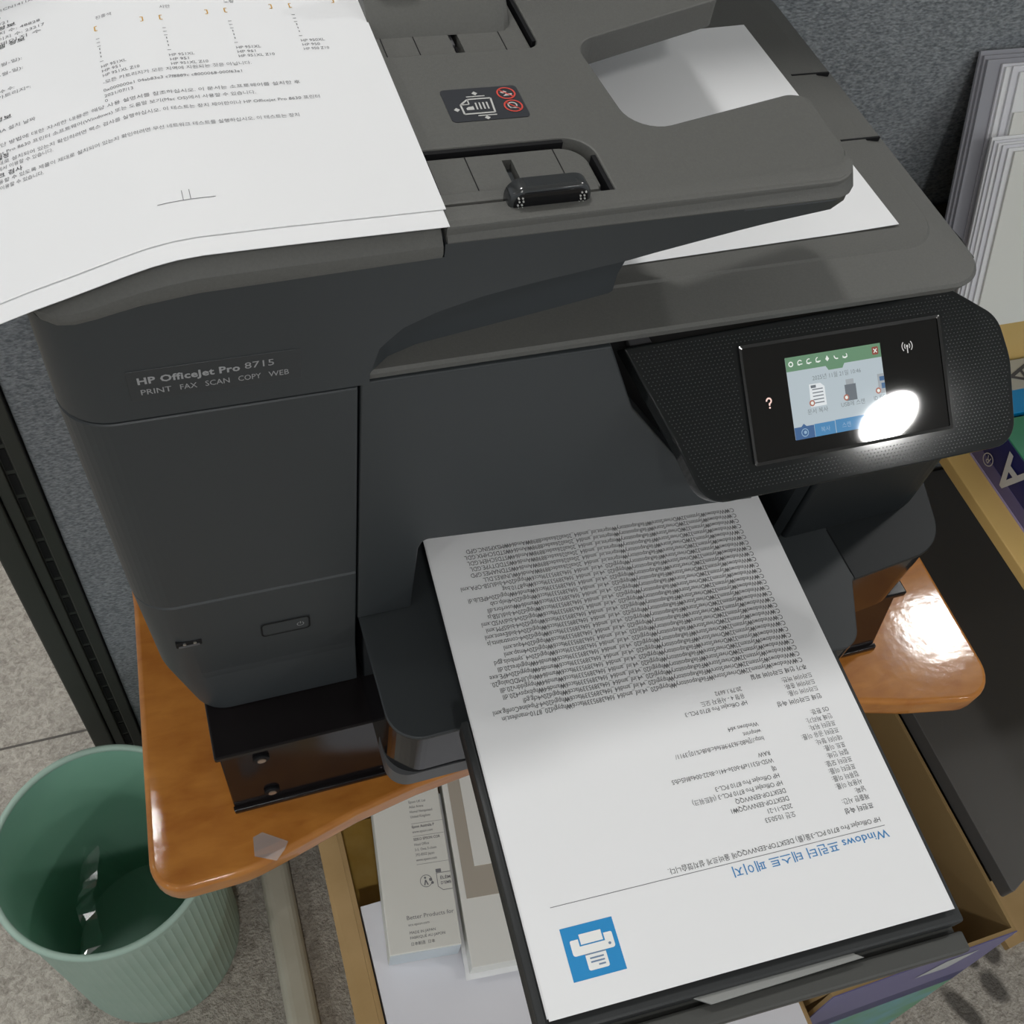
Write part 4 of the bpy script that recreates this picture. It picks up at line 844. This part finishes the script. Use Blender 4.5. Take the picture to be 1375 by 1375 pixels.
p.text('ÉLÉM', 0.0585, 0.0635, 0.0040, im, width=0.0105, bold=0.02); p.text("D'EMB", 0.0585, 0.0585, 0.0040, im, width=0.0105, bold=0.02)
p.build('carton_print', greyink, ib)
# booklet and envelopes to the right of the ink carton
bk = thing('manual_booklet', (0.14, 0.22, -0.590), 'white instruction booklet with a taupe band beside the ink carton', 'booklet')
BM = Matrix.Translation((0.0570, 0.1240, 0)) @ Matrix.Rotation(R(-6.5), 4, 'Z')
finish('booklet_pages', new_mesh(xform(box_bm(0, 0, -0.5885, 0.135, 0.19, -0.5620, 0.0006), BM)), paper2, bk, 0)
finish('taupe_band', new_mesh(xform(box_bm(0.0060, 0.0640, -0.5622, 0.134, 0.1895, -0.5612), BM)), greige, bk, 0)
finish('cover_leaf', new_mesh(xform(box_bm(0.0190, 0.0940, -0.5612, 0.134, 0.1890, -0.5602), BM)), paper2, bk, 0)
p = Print()
def bmf(x, y): w_ = BM @ Vector((0.066 - x, 0.116 - y, -0.5600)); return tuple(w_)
p.text('English', 0.0, -0.0040, 0.0085, bmf, bold=0.03); p.build('booklet_word', greyink, bk)
p = Print(); p.text('Indonesia', 0.0, -0.0400, 0.0055, bmf); p.build('booklet_word', lightink, bk)
rsheet(0.062, 0.112, 0.190, 0.30, -0.5898, -0.5887, -6.0, paper, 'single white sheet sticking out below the instruction booklet', 'paper_sheet')
# purple paper carton
pb_ = thing('paper_carton', (0.53, 0.16, ZF), 'open purple and green printed paper carton standing right of the kraft carton', 'carton')
CX0, CX1, CY0, CY1, CZ = 0.384, 0.604, -0.003, 0.300, -0.550
finish('carton_wall', new_mesh(box_bm(CX1 - 0.004, CY0 + 0.005, ZF, CX1, CY1, CZ)), kraftin, pb_, 0, label='brown inside right wall')
finish('carton_wall', new_mesh(box_bm(CX0, CY0 + 0.005, ZF, CX0 + 0.004, CY1, CZ)), kraftin, pb_, 0)
finish('carton_wall', new_mesh(box_bm(CX0 + 0.004, CY1 - 0.004, ZF, CX1 - 0.004, CY1, CZ)), kraftin, pb_, 0)
finish('carton_floor', new_mesh(box_bm(CX0 + 0.004, CY0 + 0.005, ZF, CX1 - 0.004, CY1 - 0.004, ZF + 0.004)), kraftin, pb_, 0)
def slant(z0, z1, d0, d1):      # piece of the bulging front face
    def yy(z): return CY0 - 0.034 * (CZ - z) / (CZ - ZF)
    b = bmesh.new(); v = [b.verts.new((x, yy(z) + d, z)) for x in (CX0, CX1) for z in (z0, z1) for d in (d0, d1)]
    for q in ((0, 1, 3, 2), (4, 5, 7, 6), (0, 1, 5, 4), (2, 3, 7, 6), (0, 2, 6, 4), (1, 3, 7, 5)): b.faces.new([v[i] for i in q])
    return b
finish('carton_wall', new_mesh(slant(ZF, CZ, 0.001, 0.005)), kraftin, pb_, 0)
finish('purple_face', new_mesh(slant(-0.672, CZ + 0.0004, 0.0, 0.001)), purple, pb_, 0)
finish('navy_stripe', new_mesh(slant(-0.712, -0.672, 0.0, 0.001)), navy, pb_, 0)
finish('teal_face', new_mesh(slant(ZF, -0.712, 0.0, 0.001)), tealp, pb_, 0)
p = Print(); p.poly([(0.5055, -0.6100), (0.5300, -0.5750), (0.5700, -0.5750), (0.5480, -0.6150)], lambda x, z: (x, CY0 - 0.034 * (CZ - z) / (CZ - ZF) - 0.0004, z)); p.build('pale_mark', mat('pale_print', (0.45, 0.46, 0.46), 0.5), pb_)

# ================================================================== RIGHT SIDE: TABLE, REAMS, FILES, BLACK CABINET
tb = thing('side_table', (0.9, 0.35, ZF), 'tan laminate side table right of the printer holding paper reams', 'table')
finish('table_top', new_mesh(box_bm(0.5480, -0.02, ZD - 0.012, 1.25, 0.54, ZD, 0.001)), tanwood, tb, 0)
finish('rear_shelf', new_mesh(box_bm(0.5050, 0.4240, ZD - 0.012, 0.5480, 0.54, ZD, 0.001)), tanwood, tb, 0)
for x, y in ((0.575, 0.50), (1.22, 0.50), (1.22, 0.02)):
    finish('table_leg', new_mesh(cyl_bm((x, y, (ZF + ZD - 0.012) / 2), 0.014, ZD - 0.012 - ZF, 20)), creamm, tb, 40)
bc = thing('low_cabinet', (0.95, 0.34, ZF), 'low black metal cabinet on the floor beneath the tan side table', 'cabinet')
finish('cabinet_body', new_mesh(prism_bm([(0.612, 0.050), (0.640, 0.060), (1.20, 0.290), (1.20, 0.535), (0.625, 0.535)][::-1], ZF, -0.552)), blackboard, bc, 0)
finish('cabinet_top', new_mesh(prism_bm(rpoly([(0.608, 0.030, 0.003), (1.204, 0.270, 0), (1.204, 0.538, 0), (0.608, 0.538, 0)], 3)[::-1], -0.552, -0.53, 0.001)), blackboard, bc, 0)
rsheet(0.815, 0.012, 1.10, 0.10, ZF, ZF + 0.012, 6, kraft, 'flattened tan cardboard piece on the carpet in front of the black cabinet', 'cardboard_piece', 'cardboard')
# ream of paper, navy side with lettering
rm = thing('paper_ream', (0.68, 0.33, ZD), 'navy and green wrapped ream of paper nearest on the tan table', 'ream')
RX, RH = 0.574, 0.047
finish('ream_block', new_mesh(box_bm(RX, 0.06, ZD, RX + 0.21, 0.3600, ZD + RH, 0.001)), greenp, rm, 0)
finish('side_wrap', new_mesh(box_bm(RX - 0.0006, 0.061, ZD + 0.0005, RX, 0.3592, ZD + RH - 0.001)), navy, rm, 0)
finish('side_stripe', new_mesh(box_bm(RX - 0.0010, 0.061, ZD + 0.0005, RX - 0.0006, 0.3592, ZD + 0.015)), purple, rm, 0)
finish('bottom_edge', new_mesh(box_bm(RX - 0.0014, 0.061, ZD + 0.0002, RX - 0.0010, 0.3592, ZD + 0.0022)), lavender, rm, 0)
p = Print()
def rmf(x, y): return (RX - 0.0018, 0.345 - x, ZD + 0.043 - y)     # upside down wrapper lettering
def rmf_(x, y): return (RX - 0.0018, 0.160 + x, ZD + 0.0405 - y)
p.text('Double A', 0.0, 0.0, 0.045, rmf_, bold=0.02, width=0.170); p.text('R', 0.178, 0.022, 0.010, rmf_); p.ring((0.181, 0.0255), 0.006, 0.001, rmf_, 20)
p.build('ream_lettering', mat('wrapper_white', (0.62, 0.62, 0.60), 0.5), rm)
# second ream behind
rm2 = thing('paper_ream', (0.70, 0.45, ZD), 'cyan and grey wrapped ream of paper behind the navy ream', 'ream')
finish('ream_block', new_mesh(box_bm(0.585, 0.3650, ZD, 0.84, 0.4240, ZD + 0.045, 0.001)), cyanp, rm2, 0)
finish('grey_label', new_mesh(box_bm(0.5855, 0.3900, ZD + 0.045, 0.84, 0.4235, ZD + 0.0454)), mat('grey_wrap', (0.40, 0.40, 0.36), 0.5), rm2, 0)
p = Print()
def r2(x, y): return (0.6450 - y, 0.393 + x, ZD + 0.0458)
p.text('A', 0.0, 0.0, 0.036, r2); p.build('ream_lettering', ink, rm2)
rsheet(0.522, 0.4260, 0.85, 0.5380, ZD, ZD + 0.100, 0, tanwood, 'tan cardboard box behind the reams with files leaning above it', 'cardboard_box', 'box')
# files leaning on the partition
specs = [(0.5290, 0.2100, 0.0022, greyfile, 'grey plastic file sleeve, hindmost against the partition'), (0.5310, 0.2080, 0.0022, greyfile, 'grey plastic file sleeve, second from the partition'), (0.5330, 0.2065, 0.0022, greyfile, 'grey plastic file sleeve, third from the partition'),
         (0.5460, 0.2040, 0.0018, lilacpaper, 'tall white folder standing next to the grey sleeves'), (0.5480, 0.2030, 0.0018, paper, 'tall white folder, second in front of the grey sleeves'), (0.5530, 0.2045, 0.0016, lilacpaper, 'tall white folder, third in front of the grey sleeves'), (0.5590, 0.2010, 0.0016, paper, 'tall white folder, foremost of the tall ones'),
         (0.5600, 0.1720, 0.0016, paper2, 'cream folder a little lower than the tall white ones'), (0.5420, 0.1560, 0.0015, paper, 'short white folder, hindmost of the low group'), (0.5435, 0.1545, 0.0015, lilacpaper, 'short white folder, second of the low group'), (0.5465, 0.1535, 0.0015, paper, 'short white folder, third of the low group'), (0.5495, 0.1530, 0.0015, lilacpaper, 'short white folder, fourth of the low group'), (0.5540, 0.1515, 0.0015, paper, 'short white folder, fifth of the low group'), (0.5590, 0.1500, 0.0018, paper2, 'short white folder in front of all the others')]
yb = 0.4560
for x0, h, th, m, lb in specs:
    yb -= (th + 0.0004) / math.cos(R(24.5))
    b = box_bm(x0, 0, 0, x0 + 0.22, th, h, 0.0)
    xform(b, Matrix.Translation((0, yb, ZD + 0.101)) @ Matrix.Rotation(R(-24.5), 4, 'X'))
    finish('document_file', new_mesh(b), m, None, 0, lb, 'file', 'files leaning on the partition')
# dark file holder beside them
finish('file_holder', new_mesh(join(box_bm(0.5120, 0.4650, ZD, 0.5150, 0.5430, ZD + 0.175, 0.001), box_bm(0.5150, 0.5405, ZD, 0.80, 0.5430, ZD + 0.14, 0.001), box_bm(0.5150, 0.465, ZD + 0.101, 0.5180, 0.4680, ZD + 0.15, 0.001))), mat('smoke_plastic', (0.03, 0.03, 0.035), 0.2, alpha=0.85), None, 0, 'dark smoky plastic file holder left of the leaning files', 'file holder')
# paper sack beyond the partition
sk_ = thing('paper_sack', (-0.6, 1.15, ZF), 'cream paper sack with blue lettering on the carpet beyond the partition', 'sack')
finish('sack_body', new_mesh(box_bm(-0.80, 1.035, ZF, -0.388, 1.30, ZF + 0.10, 0.02, 4)), sackm, sk_, 40)
p = Print(); p.text('M', -0.435, ZF + 0.052, 0.045, lambda x, z: (x, 1.0345, z), bold=0.04); p.build('sack_lettering', mat('sack_blue', (0.10, 0.15, 0.22), 0.7), sk_)

bpy.data.objects.remove(_to)
